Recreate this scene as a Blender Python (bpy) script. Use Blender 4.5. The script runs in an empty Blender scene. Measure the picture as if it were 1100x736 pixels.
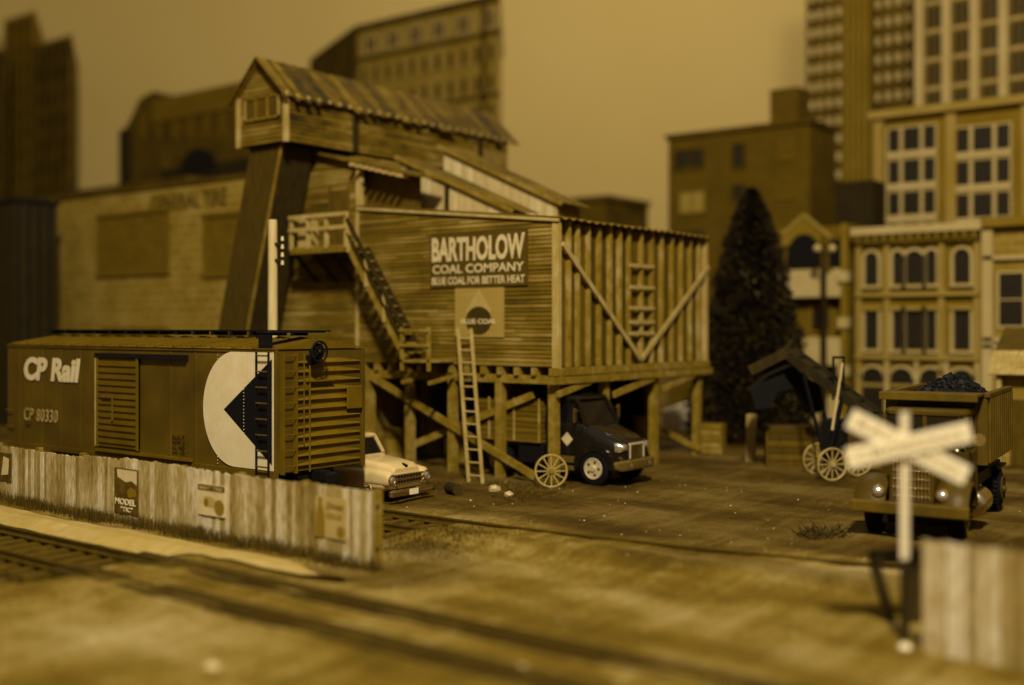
import bpy, math, random
from mathutils import Vector, Matrix, noise
random.seed(7)
R = math.radians
# layout: x runs along the railway tracks, y away from the viewer across them, z up (metres at prototype size)
YAW = 37.5
CS, SN = math.cos(R(YAW)), math.sin(R(YAW))
scene = bpy.context.scene
COL = scene.collection

def W(X, Y, Z=0.0):                 # right, ahead, height -> layout
    return Vector((CS*X - SN*Y, SN*X + CS*Y, Z))

# ---------------------------------------------------------------- camera, world, lamps, exposure
cam = bpy.data.cameras.new('camera')
co = bpy.data.objects.new('camera', cam); COL.objects.link(co)
co.location = (0, 0, 5); co.rotation_euler = (R(90), 0, R(YAW))
cam.sensor_width = 36; cam.lens = 36*1200/1100; cam.shift_y = -18/1100
cam.clip_start = 0.5; cam.clip_end = 600
cam.dof.use_dof = True; cam.dof.focus_distance = 30.3
cam.dof.aperture_fstop = 0.0393/0.48
cam.dof.aperture_blades = 7
scene.camera = co

world = bpy.data.worlds.new('World'); scene.world = world; world.use_nodes = True
bg = world.node_tree.nodes['Background']
bg.inputs[0].default_value = (1.0, 0.94, 0.82, 1); bg.inputs[1].default_value = 0.25

def lamp(name, pos, aim, size, power, col):
    l = bpy.data.lights.new(name, 'AREA'); l.shape = 'DISK'; l.size = size; l.energy = power; l.color = col
    o = bpy.data.objects.new(name, l); COL.objects.link(o)
    o.location = W(*pos); d = W(*aim) - W(*pos)
    o.rotation_euler = d.to_track_quat('-Z', 'Y').to_euler()
lamp('ceiling_lamp', (2, -12, 46), (-4, 38, 2), 6, 58000, (1.0, 0.99, 0.97))
lamp('backdrop_wash_light', (14, 72, 56), (8, 114, 14), 14, 24000, (1.0, 0.99, 0.98))  # added light that brightens the backdrop
scene.view_settings.view_transform = 'Standard'; scene.view_settings.look = 'None'
scene.view_settings.exposure = 0.0; scene.view_settings.gamma = 1.0
scene.cycles.use_denoising = True
scene.cycles.max_bounces = 6

# ---------------------------------------------------------------- tones and materials
_TP = [(0.0,(3,3,4)),(0.06,(15,13,13)),(0.10,(28,22,12)),(0.16,(51,37,7)),(0.30,(94,69,7)),(0.42,(126,97,19)),
       (0.55,(159,130,65)),(0.68,(193,166,108)),(0.85,(228,208,162)),(1.0,(250,240,220))]
def s2l(c):
    c /= 255.0
    return c/12.92 if c <= 0.04045 else ((c+0.055)/1.055)**2.4
def tone(v):
    v = max(0.0, min(1.0, v))
    for (a, ca), (b, cb) in zip(_TP, _TP[1:]):
        if v <= b:
            f = (v-a)/(b-a)
            return tuple(s2l(x+(y-x)*f) for x, y in zip(ca, cb)) + (1.0,)

def mat(name, v, var=0.2, rough=0.75, scale=1.5, stretch=(1,1,1), bump=0.25, island=0.0, metal=0.0,
        blotch=0.0, spec=0.12, fine=18.0, brick=None, coat=0.0):
    m = bpy.data.materials.new(name); m.use_nodes = True
    nt = m.node_tree; N = nt.nodes; L = nt.links
    b = N['Principled BSDF']; b.inputs['Roughness'].default_value = rough; b.inputs['Metallic'].default_value = metal
    b.inputs['Specular IOR Level'].default_value = spec
    b.inputs['Coat Weight'].default_value = coat
    if not metal: b.inputs['Specular Tint'].default_value = (1.0, 0.84, 0.55, 1)
    b.inputs['Coat Tint'].default_value = (1.0, 0.88, 0.62, 1)
    tc = N.new('ShaderNodeTexCoord'); mp = N.new('ShaderNodeMapping'); mp.inputs['Scale'].default_value = stretch
    L.new(tc.outputs['Object'], mp.inputs[0])
    n1 = N.new('ShaderNodeTexNoise'); n1.inputs['Scale'].default_value = scale; n1.inputs['Detail'].default_value = 7
    n1.inputs['Roughness'].default_value = 0.62
    L.new(mp.outputs[0], n1.inputs['Vector'])
    def math_(op, a, bb):
        q = N.new('ShaderNodeMath'); q.operation = op
        for i, s in enumerate((a, bb)):
            if isinstance(s, (int, float)): q.inputs[i].default_value = s
            else: L.new(s, q.inputs[i])
        return q.outputs[0]
    f = math_('MULTIPLY', math_('SUBTRACT', n1.outputs[0], 0.5), 2.2)
    if island:
        g = N.new('ShaderNodeNewGeometry')
        f = math_('ADD', f, math_('MULTIPLY', math_('SUBTRACT', g.outputs['Random Per Island'], 0.5), 2*island))
    if blotch:
        n2 = N.new('ShaderNodeTexNoise'); n2.inputs['Scale'].default_value = 0.45; n2.inputs['Detail'].default_value = 4
        L.new(tc.outputs['Object'], n2.inputs['Vector'])
        f = math_('ADD', f, math_('MULTIPLY', math_('SUBTRACT', n2.outputs[0], 0.5), 4*blotch))
    if brick:
        sx = N.new('ShaderNodeSeparateXYZ'); L.new(tc.outputs['Object'], sx.inputs[0])
        cx = N.new('ShaderNodeCombineXYZ'); L.new(math_('ADD', sx.outputs[0], sx.outputs[1]), cx.inputs[0]); L.new(sx.outputs[2], cx.inputs[1])
        bt = N.new('ShaderNodeTexBrick'); bt.inputs['Scale'].default_value = 1.0
        bt.inputs['Brick Width'].default_value = brick[0]; bt.inputs['Row Height'].default_value = brick[1]
        bt.inputs['Mortar Size'].default_value = brick[1]*0.08
        bt.inputs['Color1'].default_value = (0.35,)*3+(1,); bt.inputs['Color2'].default_value = (0.65,)*3+(1,); bt.inputs['Mortar'].default_value = (1,)*3+(1,)
        L.new(cx.outputs[0], bt.inputs['Vector'])
        f = math_('ADD', f, math_('MULTIPLY', math_('SUBTRACT', bt.outputs['Color'], 0.55), 1.6))
    f = math_('ADD', math_('MULTIPLY', f, 0.5), 0.5)
    cr = N.new('ShaderNodeValToRGB'); e = cr.color_ramp.elements
    e[0].position = 0.0; e[0].color = tone(v*(1-var)); e[1].position = 1.0; e[1].color = tone(v*(1+var))
    k = e.new(0.5); k.color = tone(v)
    L.new(f, cr.inputs[0]); L.new(cr.outputs[0], b.inputs['Base Color'])
    if bump:
        n3 = N.new('ShaderNodeTexNoise'); n3.inputs['Scale'].default_value = fine; n3.inputs['Detail'].default_value = 6
        L.new(mp.outputs[0], n3.inputs['Vector'])
        bp = N.new('ShaderNodeBump'); bp.inputs['Strength'].default_value = bump; bp.inputs['Distance'].default_value = 0.03
        L.new(n3.outputs[0], bp.inputs['Height']); L.new(bp.outputs[0], b.inputs['Normal'])
    return m

M = {}
M['sky'] = mat('backdrop_sky', 0.575, 0.06, 0.95, 0.02, bump=0, spec=0.05)
M['clap'] = mat('clapboard', 0.335, 0.58, 0.85, 1.4, (0.30,1,4), 0.7, island=0.30, blotch=0.6)
M['clap_pale'] = mat('pale_boards', 0.62, 0.22, 0.85, 1.5, (3,3,0.5), 0.4, island=0.3)
M['stud'] = mat('stud_timber', 0.44, 0.5, 0.85, 3, (1,1,0.5), 0.5, island=0.3, blotch=0.4)
M['trim'] = mat('weathered_trim', 0.54, 0.22, 0.85, 3, (1,1,0.6), 0.4, island=0.2)
M['timber'] = mat('timber', 0.40, 0.42, 0.85, 3, (1,1,1), 0.5, island=0.3, blotch=0.2)
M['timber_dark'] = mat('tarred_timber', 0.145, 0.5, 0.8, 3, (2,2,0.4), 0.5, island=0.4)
M['timber_brown'] = mat('brown_boards', 0.21, 0.35, 0.8, 3, (2,2,0.4), 0.5, island=0.4)
M['dark_wall'] = mat('dark_boards', 0.25, 0.35, 0.85, 3, (2,2,0.5), 0.5, island=0.5)
M['roof_boards'] = mat('roof_boards', 0.27, 0.6, 0.9, 2.5, (1,1,1), 0.8, island=0.45, blotch=0.5)
M['fence'] = mat('fence_boards', 0.57, 0.42, 0.9, 2.2, (5,5,1.4), 0.9, island=0.55, blotch=0.5)
M['ground_grass'] = mat('dry_grass', 0.22, 0.5, 0.9, 3, island=0.5, bump=0)
M['stone'] = mat('stone', 0.62, 0.3, 0.9, 4, bump=0.6, island=0.6)
M['rail'] = mat('rusty_rail', 0.22, 0.35, 0.55, 5, bump=0.3)
M['dark_tie'] = mat('dark_sleeper', 0.19, 0.3, 0.85, 3, (0.5,3,1), 0.5, island=0.5)
M['tie'] = mat('sleeper', 0.24, 0.45, 0.85, 3, (4,1,1), 0.6, island=0.5)
M['box'] = mat('boxcar_paint', 0.25, 0.3, 0.42, 0.8, bump=0.12, blotch=0.5, spec=0.25)
M['box_lit'] = mat('boxcar_paint_lit', 0.30, 0.2, 0.45, 1.5, bump=0.15, blotch=0.3)  # lighter copy of the boxcar paint, stronger light on end and roof put in
M['decal_pale'] = mat('pale_lettering', 0.72, 0.08, 0.5, 2, bump=0.05)
M['decal_dark'] = mat('dark_lettering', 0.06, 0.2, 0.5, 2, bump=0.05)
M['decal_faint'] = mat('faint_lettering', 0.18, 0.2, 0.6, 2, bump=0)
M['black'] = mat('black_metal', 0.07, 0.3, 0.5, 3, bump=0.1)
M['tyre'] = mat('tyre', 0.06, 0.3, 0.75, 5, bump=0.2)
M['steel'] = mat('bright_metal', 0.78, 0.1, 0.22, 6, metal=1.0, bump=0.05)
M['dull_steel'] = mat('dull_metal', 0.5, 0.2, 0.4, 6, metal=0.8, bump=0.1)
M['glass'] = mat('dark_glass', 0.05, 0.2, 0.08, 2, bump=0, spec=0.7)
M['office'] = mat('office_facade', 0.46, 0.2, 0.9, 0.4, blotch=0.3)
M['loader'] = mat('loader_steel', 0.13, 0.5, 0.8, 3, bump=0.4)
M['far_glass'] = mat('far_window_glass', 0.115, 0.5, 0.5, 0.9, bump=0, spec=0.2)
M['pane'] = mat('dull_pane', 0.13, 0.35, 0.35, 0.6, bump=0, spec=0.4)
M['pane_mid'] = mat('curtained_pane', 0.30, 0.25, 0.6, 0.6, bump=0)
M['lens'] = mat('headlight_lens', 0.9, 0.05, 0.2, 6, metal=0.9, bump=0)
M['pickup'] = mat('cream_paint', 0.66, 0.10, 0.3, 1.5, bump=0.05, coat=0.4)
M['navy'] = mat('dark_truck_paint', 0.085, 0.2, 0.22, 1.5, bump=0.03, coat=0.6)
M['navy_body'] = mat('brown_stake_boards', 0.30, 0.3, 0.8, 2, (0.4,1,5), 0.4, island=0.3)
M['dump'] = mat('ochre_truck_paint', 0.215, 0.25, 0.42, 2, bump=0.15, blotch=0.4)
M['dump_bed'] = mat('ochre_bed_paint', 0.255, 0.3, 0.6, 2, bump=0.25, blotch=0.4)
M['coal'] = mat('coal', 0.055, 0.6, 0.5, 6, bump=0.8, spec=0.12)
M['rim'] = mat('silver_wheel_rim', 0.72, 0.1, 0.35, 6, metal=0.35, bump=0.05, spec=0.5)
M['white'] = mat('white_boards', 0.78, 0.05, 0.6, 3, bump=0.1)
M['pole'] = mat('pale_pole', 0.64, 0.16, 0.8, 3, (4,4,0.4), 0.5)
M['leaf'] = mat('dark_needles', 0.12, 0.6, 0.9, 1, island=0.9, bump=0, spec=0.1)
M['bark'] = mat('bark', 0.15, 0.4, 0.9, 3, bump=0.4)
M['brick_a'] = mat('pale_blocks', 0.44, 0.22, 0.9, 0.8, brick=(0.8,0.4), blotch=0.3)
M['brick_b'] = mat('brown_bricks', 0.27, 0.22, 0.9, 0.6, brick=(0.5,0.2), blotch=0.3)
M['infill'] = mat('bricked_window', 0.31, 0.25, 0.9, 1.5, brick=(0.5,0.2))
M['bld_dark'] = mat('dark_facade', 0.135, 0.25, 0.9, 1)
M['bld_umber'] = mat('umber_facade', 0.24, 0.4, 0.9, 0.6, blotch=0.4)
M['bld_mid'] = mat('mid_facade', 0.33, 0.2, 0.9, 0.4, blotch=0.2)
M['bld_tan'] = mat('tan_facade', 0.39, 0.2, 0.9, 0.4, blotch=0.2)
M['bld_pale'] = mat('pale_facade', 0.49, 0.15, 0.9, 0.5)
M['bld_white'] = mat('white_facade', 0.60, 0.1, 0.9, 0.5)
M['corr'] = mat('corrugated_sheet', 0.36, 0.35, 0.7, 2, bump=0.3, blotch=0.4)

# ---------------------------------------------------------------- ground material (own nodes)
def ground_material():
    m = bpy.data.materials.new('ground_dirt'); m.use_nodes = True
    nt = m.node_tree; N = nt.nodes; L = nt.links; b = N['Principled BSDF']
    b.inputs['Roughness'].default_value = 0.85; b.inputs['Specular IOR Level'].default_value = 0.08
    tc = N.new('ShaderNodeTexCoord')
    def nz(scale, detail, rot=0, st=(1,1,1), rough=0.6):
        mp = N.new('ShaderNodeMapping'); mp.inputs['Rotation'].default_value = (0,0,rot); mp.inputs['Scale'].default_value = st
        L.new(tc.outputs['Object'], mp.inputs[0])
        n = N.new('ShaderNodeTexNoise'); n.inputs['Scale'].default_value = scale; n.inputs['Detail'].default_value = detail
        n.inputs['Roughness'].default_value = rough
        L.new(mp.outputs[0], n.inputs['Vector']); return n.outputs[0]
    def ma(op, a, c):
        q = N.new('ShaderNodeMath'); q.operation = op
        for i, s in enumerate((a, c)):
            if isinstance(s, (int, float)): q.inputs[i].default_value = s
            else: L.new(s, q.inputs[i])
        return q.outputs[0]
    f = ma('MULTIPLY', ma('SUBTRACT', nz(0.33, 5, 0.3, (0.6,1.3,1)), 0.5), 3.8)           # broad stains
    f = ma('ADD', f, ma('MULTIPLY', ma('SUBTRACT', nz(1.2, 6, R(0), (2.2,0.13,1)), 0.5), 1.5))  # wheel tracks
    f = ma('ADD', f, ma('MULTIPLY', ma('SUBTRACT', nz(11, 9, 0, (1,1,1), 0.75), 0.5), 2.4))
    f = ma('ADD', ma('MULTIPLY', f, 0.5), 0.5)
    cr = N.new('ShaderNodeValToRGB'); e = cr.color_ramp.elements
    e[0].position = 0.05; e[0].color = tone(0.28); e[1].position = 0.95; e[1].color = tone(0.61)
    k = e.new(0.40); k.color = tone(0.385); k = e.new(0.60); k.color = tone(0.495)
    L.new(f, cr.inputs[0])
    # the dirt lot beyond the tracks is darker than the sandy road surface
    at = N.new('ShaderNodeAttribute'); at.attribute_name = 'lot'
    mx = N.new('ShaderNodeMix'); mx.data_type = 'RGBA'; mx.blend_type = 'MULTIPLY'
    L.new(at.outputs['Fac'], mx.inputs[0]); L.new(cr.outputs[0], mx.inputs[6]); mx.inputs[7].default_value = (0.47,0.42,0.25,1)
    L.new(mx.outputs[2], b.inputs['Base Color'])
    n5 = nz(26, 8, 0, (1,1,1), 0.7); n6 = nz(1.2, 6, 0, (2.2,0.13,1))
    bp = N.new('ShaderNodeBump'); bp.inputs['Strength'].default_value = 0.9; bp.inputs['Distance'].default_value = 0.09
    L.new(ma('ADD', n5, ma('MULTIPLY', n6, 1.2)), bp.inputs['Height']); L.new(bp.outputs[0], b.inputs['Normal'])
    return m
M['ground'] = ground_material()
M['sand'] = mat('sandy_path', 0.54, 0.14, 0.9, 2.5, bump=0.6, fine=12, blotch=0.3)

# ---------------------------------------------------------------- mesh builder
class MB:
    def __init__(s): s.v = []; s.f = []
    def add(s, vs, fs):
        k = len(s.v); s.v += [Vector(p) for p in vs]; s.f += [tuple(k+i for i in f) for f in fs]; return s
    def box(s, x0, x1, y0, y1, z0, z1):
        if x0 > x1: x0, x1 = x1, x0
        if y0 > y1: y0, y1 = y1, y0
        if z0 > z1: z0, z1 = z1, z0
        return s.add([(x0,y0,z0),(x1,y0,z0),(x1,y1,z0),(x0,y1,z0),(x0,y0,z1),(x1,y0,z1),(x1,y1,z1),(x0,y1,z1)],
                     [(0,3,2,1),(4,5,6,7),(0,1,5,4),(1,2,6,5),(2,3,7,6),(3,0,4,7)])
    def beam(s, p0, p1, w, h, up=(0,0,1)):
        p0, p1 = Vector(p0), Vector(p1); d = (p1-p0).normalized(); up = Vector(up)
        if abs(d.dot(up)) > 0.98: up = Vector((1,0,0))
        a = d.cross(up).normalized()*w/2; c = a.normalized().cross(d).normalized()*h/2
        vs = [p+i*a+j*c for p in (p0,p1) for i, j in ((-1,-1),(1,-1),(1,1),(-1,1))]
        return s.add(vs, [(0,1,2,3),(7,6,5,4),(0,4,5,1),(1,5,6,2),(2,6,7,3),(3,7,4,0)])
    def cyl(s, p0, p1, r0, r1=None, n=14):
        if r1 is None: r1 = r0
        p0, p1 = Vector(p0), Vector(p1); d = (p1-p0).normalized()
        up = Vector((0,0,1)) if abs(d.z) < 0.9 else Vector((1,0,0))
        a = d.cross(up).normalized(); c = a.cross(d).normalized()
        vs = []
        for p, r in ((p0,r0),(p1,r1)):
            for i in range(n):
                t = 2*math.pi*i/n; vs.append(p + r*(math.cos(t)*a + math.sin(t)*c))
        fs = [(i,(i+1)%n,n+(i+1)%n,n+i) for i in range(n)] + [tuple(reversed(range(n))), tuple(range(n,2*n))]
        return s.add(vs, fs)
    def ring(s, c, ax, r, t, n=28, m=8, sq=1.0):     # torus round axis ax
        c = Vector(c); ax = Vector(ax).normalized(); up = Vector((0,0,1)) if abs(ax.z) < 0.9 else Vector((1,0,0))
        a = ax.cross(up).normalized(); b = a.cross(ax).normalized(); vs = []; fs = []
        for i in range(n):
            q = 2*math.pi*i/n; d = math.cos(q)*a+math.sin(q)*b
            for j in range(m):
                w = 2*math.pi*j/m; vs.append(c+d*(r+t*math.cos(w))+ax*(t*sq*math.sin(w)))
        for i in range(n):
            for j in range(m):
                fs.append((i*m+j, ((i+1)%n)*m+j, ((i+1)%n)*m+(j+1)%m, i*m+(j+1)%m))
        return s.add(vs, fs)
    def prism(s, poly, d):            # poly: 3-D loop, d: extrusion vector
        n = len(poly); d = Vector(d); P = [Vector(p) for p in poly]
        return s.add(P+[p+d for p in P], [tuple(range(n)), tuple(reversed(range(n,2*n)))]+[(i,n+i,n+(i+1)%n,(i+1)%n) for i in range(n)])
    def loft(s, rings):
        n = len(rings[0]); vs = [p for r in rings for p in r]; fs = []
        for k in range(len(rings)-1):
            for i in range(n):
                fs.append((k*n+i, k*n+(i+1)%n, (k+1)*n+(i+1)%n, (k+1)*n+i))
        fs.append(tuple(reversed(range(n)))); fs.append(tuple(range((len(rings)-1)*n, len(rings)*n)))
        return s.add(vs, fs)
    def ball(s, c, r, n=12, m=8, sc=(1,1,1)):
        c = Vector(c); vs = [c+Vector((0,0,r*sc[2]))]; fs = []
        for j in range(1,m):
            t = math.pi*j/m
            for i in range(n):
                q = 2*math.pi*i/n
                vs.append(c+Vector((r*sc[0]*math.sin(t)*math.cos(q), r*sc[1]*math.sin(t)*math.sin(q), r*sc[2]*math.cos(t))))
        vs.append(c-Vector((0,0,r*sc[2])))
        for i in range(n): fs.append((0,1+i,1+(i+1)%n)); fs.append((len(vs)-1,1+(m-2)*n+(i+1)%n,1+(m-2)*n+i))
        for j in range(m-2):
            for i in range(n): fs.append((1+j*n+i,1+(j+1)*n+i,1+(j+1)*n+(i+1)%n,1+j*n+(i+1)%n))
        return s.add(vs, fs)
    def build(s, name, m, parent=None, smooth=False, bevel=0.0, loc=None, local=False):
        me = bpy.data.meshes.new(name)
        off = Vector((0,0,0))
        if parent is not None and not local: off = Vector(parent.get('_base', (0,0,0)))
        if loc is not None: off = off + Vector(loc)
        me.from_pydata([p-off for p in s.v], [], s.f)
        import bmesh
        bm = bmesh.new(); bm.from_mesh(me); bmesh.ops.recalc_face_normals(bm, faces=bm.faces); bm.to_mesh(me); bm.free()
        if smooth:
            for p in me.polygons: p.use_smooth = True
        me.materials.append(m)
        o = bpy.data.objects.new(name, me); COL.objects.link(o)
        if parent is not None: o.parent = parent
        if parent is None and not local: pass
        if loc is not None: o.location = loc
        if smooth:
            try: me.set_sharp_from_angle(angle=R(38))
            except Exception: pass
        if bevel:
            b = o.modifiers.new('bevel', 'BEVEL'); b.width = bevel; b.segments = 2; b.limit_method = 'ANGLE'
        if parent is not None: o['_base'] = list(parent.get('_base', (0,0,0))) if not local else [0,0,0]
        return o

def thing(name, label, cat, loc=(0,0,0), rot=0.0, group=None):
    o = bpy.data.objects.new(name, None); COL.objects.link(o); o.empty_display_size = 0.3
    o.location = loc; o.rotation_euler = (0,0,rot)
    o['label'] = label; o['category'] = cat
    if group: o['group'] = group
    o['_base'] = [float(c) for c in loc]
    return o
def tag(o, label, cat, group=None):
    o['label'] = label; o['category'] = cat
    if group: o['group'] = group
    return o
def single(mb, name, m, label, cat, loc, group=None, **k):      # a thing that is one mesh, origin at loc
    o = mb.build(name, m, None, loc=loc, **k)
    return tag(o, label, cat, group)
def structure(o): o['kind'] = 'structure'; return o
def stuff(o, label, cat): o['kind'] = 'stuff'; return tag(o, label, cat)
def copy_tree(o, parent=None, label=None, group=None):
    c = o.copy(); COL.objects.link(c)
    if parent is not None: c.parent = parent
    if label: c['label'] = label
    if group: c['group'] = group
    for ch in list(o.children): copy_tree(ch, c)
    return c

# sight-line measurements used to survey the place: picture column/row on a plane y = N, x = T or on the ground
def onN(px, py, N):
    a = (px-550)/1200; Y = N/(SN*a+CS); return Y*(CS*a-SN), 5-(py-350)/1200*Y
def onT(px, py, T):
    a = (px-550)/1200; Y = T/(CS*a-SN); return Y*(SN*a+CS), 5-(py-350)/1200*Y
def at(px, py, Y):
    return W((px-550)/1200*Y, Y, 5-(py-350)/1200*Y)
def gnd(px, py):
    Y = 6000/(py-350); v = W((px-550)/1200*Y, Y, 0); return v.x, v.y

def text(body, w, h, org, face, m, parent, name='lettering', shear=0.0, bold=0.02, depth=0.012, spacing=1.0, rise=0.0):
    cu = bpy.data.curves.new('t', 'FONT'); cu.body = body; cu.size = 1; cu.shear = shear; cu.offset = bold; cu.extrude = 0.5
    cu.space_character = spacing; cu.resolution_u = 4
    ob = bpy.data.objects.new('t', cu); COL.objects.link(ob); bpy.context.view_layer.update()
    dg = bpy.context.evaluated_depsgraph_get()
    me = bpy.data.meshes.new_from_object(ob.evaluated_get(dg))
    xs = [v.co.x for v in me.vertices]; ys = [v.co.y for v in me.vertices]
    x0, x1, y0, y1 = min(xs), max(xs), min(ys), max(ys)
    base = Vector(parent.get('_base', (0,0,0))) if parent else Vector((0,0,0))
    for v in me.vertices:
        a = (v.co.x-x0)/(x1-x0)*w; b = (v.co.y-y0)/(y1-y0)*h; d = (v.co.z+0.5)*depth
        if rise: b *= 1+rise*abs(2*a/w-1)
        if face == '-n': p = Vector((org[0]+a, org[1]-d, org[2]+b))
        elif face == '+t': p = Vector((org[0]+d, org[1]+a, org[2]+b))
        else: p = Matrix(face) @ Vector((a, b, d)) + Vector(org)
        v.co = p-base
    bpy.data.objects.remove(ob); me.materials.clear(); me.materials.append(m); me.name = name
    o = bpy.data.objects.new(name, me); COL.objects.link(o)
    if parent: o.parent = parent; o['_base'] = list(parent.get('_base', (0,0,0)))
    return o

# ================================================================ GROUND, PATH, SKY
def curve_n(t):                       # the far track bends away from the viewer to the right
    return 0.0098*max(0.0, t+19.0)**2
def sstep(a, b, x):
    x = max(0, min(1, (x-a)/(b-a))); return x*x*(3-2*x)
def ground_h(x, y):
    h = 0.09*(noise.noise(Vector((x*0.45, y*0.45, 3)))) + 0.045*noise.noise(Vector((x*1.7, y*1.7, 8)))
    edge = sstep(-45, -38, x)*sstep(46, 42, y)
    h *= edge if True else 1
    # bed of the near track left of the crossing
    h -= 0.16*sstep(2.1, 1.5, abs(y-13.1))*sstep(-19.8, -21.3, x)
    # crossing surface level with the rails
    h += 0.13*sstep(2.8, 1.2, abs(y-13.1))*sstep(-21.3, -19.8, x)
    yc = 20.575+curve_n(x)
    h -= 0.08*sstep(2.0, 1.3, abs(y-yc))*sstep(-17.9, -18.6, x)
    h += 0.09*sstep(2.6, 1.0, abs(y-yc))*sstep(-18.6, -17.9, x)
    h += 0.12*sstep(0.75, 0.25, abs(y-(19.85+curve_n(x))))*sstep(-18.6, -17.6, x)
    return h
def axis(lo, a, b, hi, step):
    l = [lo]; q = a - lo
    k = [a - q*(1-i/14)**2 for i in range(15)][0:]
    l = k[:-1]; x = a
    while x < b: l.append(x); x += step
    l += [b + (hi-b)*(i/12)**2 for i in range(13)]
    return l
xs = axis(-190, -42, 2, 110, 0.2); ys = axis(-60, 9, 46, 200, 0.2)
g = MB(); nx, ny = len(xs), len(ys)
g.v = [Vector((x, y, ground_h(x, y) if (-46 < x < 3 and 8 < y < 47) else 0.0)) for y in ys for x in xs]
g.f = [(j*nx+i, j*nx+i+1, (j+1)*nx+i+1, (j+1)*nx+i) for j in range(ny-1) for i in range(nx-1)]
go = structure(g.build('ground', M['ground'], smooth=True))
al = go.data.attributes.new('lot', 'FLOAT', 'POINT')
for i, v in enumerate(go.data.vertices):
    x, y = v.co.x, v.co.y
    w = sstep(21.2, 23.4, y - curve_n(min(x, 0)) + 1.2*noise.noise(Vector((x*0.3, y*0.3, 5))))
    d = sstep(0.06, 0.42, noise.noise(Vector((x*0.22+9, y*0.5, 1))))*0.75*sstep(14, 16, y)
    d = max(d, sstep(1.9, 1.3, abs(y-13.1))*sstep(-20.2, -21.2, x)*0.9)  # near track bed darkened too, as the shade between the sleepers
    al.data[i].value = min(1.0, max(w, d))

# sandy path between fence and near track
p = MB(); n = 60
lo = []; hi = []
for i in range(n+1):
    x = -44 + (28.2)*i/n
    wob = 0.10*noise.noise(Vector((x*0.8, 0, 2)))
    tip = sstep(-15.8, -18.2, x)
    lo.append((x, 14.75 + 0.35*(1-tip) + 0.5*wob, ground_h(x, 14.75)+0.04))
    hi.append((x, 15.85 - 0.55*(1-tip) + wob, ground_h(x, 15.9)+0.035))
mid = [((a[0]), (a[1]+b[1])/2, ground_h(a[0], (a[1]+b[1])/2)+0.08) for a, b in zip(lo, hi)]
for i in range(n):
    p.add([lo[i], lo[i+1], mid[i+1], mid[i]], [(0,1,2,3)]); p.add([mid[i], mid[i+1], hi[i+1], hi[i]], [(0,1,2,3)])
structure(p.build('path', M['sand'], smooth=True))

# painted curved backdrop wall
s = MB(); k = 48
for i in range(k+1):
    a = R(-75 + 150*i/k)
    q = W(122*math.sin(a), 122*math.cos(a)); q2 = W(123.5*math.sin(a), 123.5*math.cos(a))
    s.v += [Vector((q.x,q.y,-1)), Vector((q.x,q.y,95)), Vector((q2.x,q2.y,-1)), Vector((q2.x,q2.y,95))]
for i in range(k):
    a, b = 4*i, 4*i+4
    s.f += [(a,b,b+1,a+1),(a+1,b+1,b+3,a+3),(a+2,a+3,b+3,b+2)]
structure(s.build('sky', M['sky'], smooth=True))

# ================================================================ TRACKS
def rail_profile(pts, w_head=0.075, h=0.17, z0=0.0):
    mb = MB(); rings = []
    prof = [(-0.07,0),(0.07,0),(0.07,0.02),(0.015,0.04),(0.015,0.115),(0.04,0.13),(0.04,h),(-0.04,h),(-0.04,0.13),(-0.015,0.115),(-0.015,0.04),(-0.07,0.02)]
    for i, q in enumerate(pts):
        d = (Vector(pts[min(i+1,len(pts)-1)])-Vector(pts[max(i-1,0)])).normalized(); nrm = Vector((-d.y, d.x, 0))
        rings.append([Vector(q)+nrm*a+Vector((0,0,z0+b)) for a, b in prof])
    mb.loft(rings); return mb
tr = thing('railway_track', 'near railway track of dark rails sunk into the sandy road crossing in the foreground', 'track', (-20, 13.1, 0))
for yy in (12.35, 13.85):
    rail_profile([(-60+i*4, yy, 0.035) for i in range(18)]).build('rail', M['rail'], tr)
for i in range(58):
    x = -55.0 + i*0.6
    if x > -20.9: break
    MB().box(x-0.12, x+0.12, 11.75+random.uniform(-.06,.06), 14.45+random.uniform(-.06,.06), -0.17, -0.005).build('sleeper', M['tie'], tr)
for yy in (12.12, 12.58, 13.60, 14.12):
    MB().box(-20.8, 6, yy-0.075, yy+0.075, -0.05, 0.175).build('crossing_plank', M['dark_tie'], tr)
MB().box(-20.2, 6, 12.76, 13.42, -0.05, 0.155).build('crossing_panel', M['ground'], tr)
tr = thing('railway_track', 'far railway track under the boxcar, bending away through the dirt lot', 'track', (-22, 20.57, 0))
for off in (19.85, 21.30):
    rail_profile([(x, off+curve_n(x), 0) for x in [-60+i*1.5 for i in range(39)]]).build('rail', M['rail'], tr)
for i in range(80):
    x = -55 + i*0.55
    if x > -18.2: break
    MB().box(x-0.12, x+0.12, 19.3+random.uniform(-.1,.1), 21.85+random.uniform(-.08,.08), -0.16, -0.002).build('sleeper', M['tie'], tr)

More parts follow.
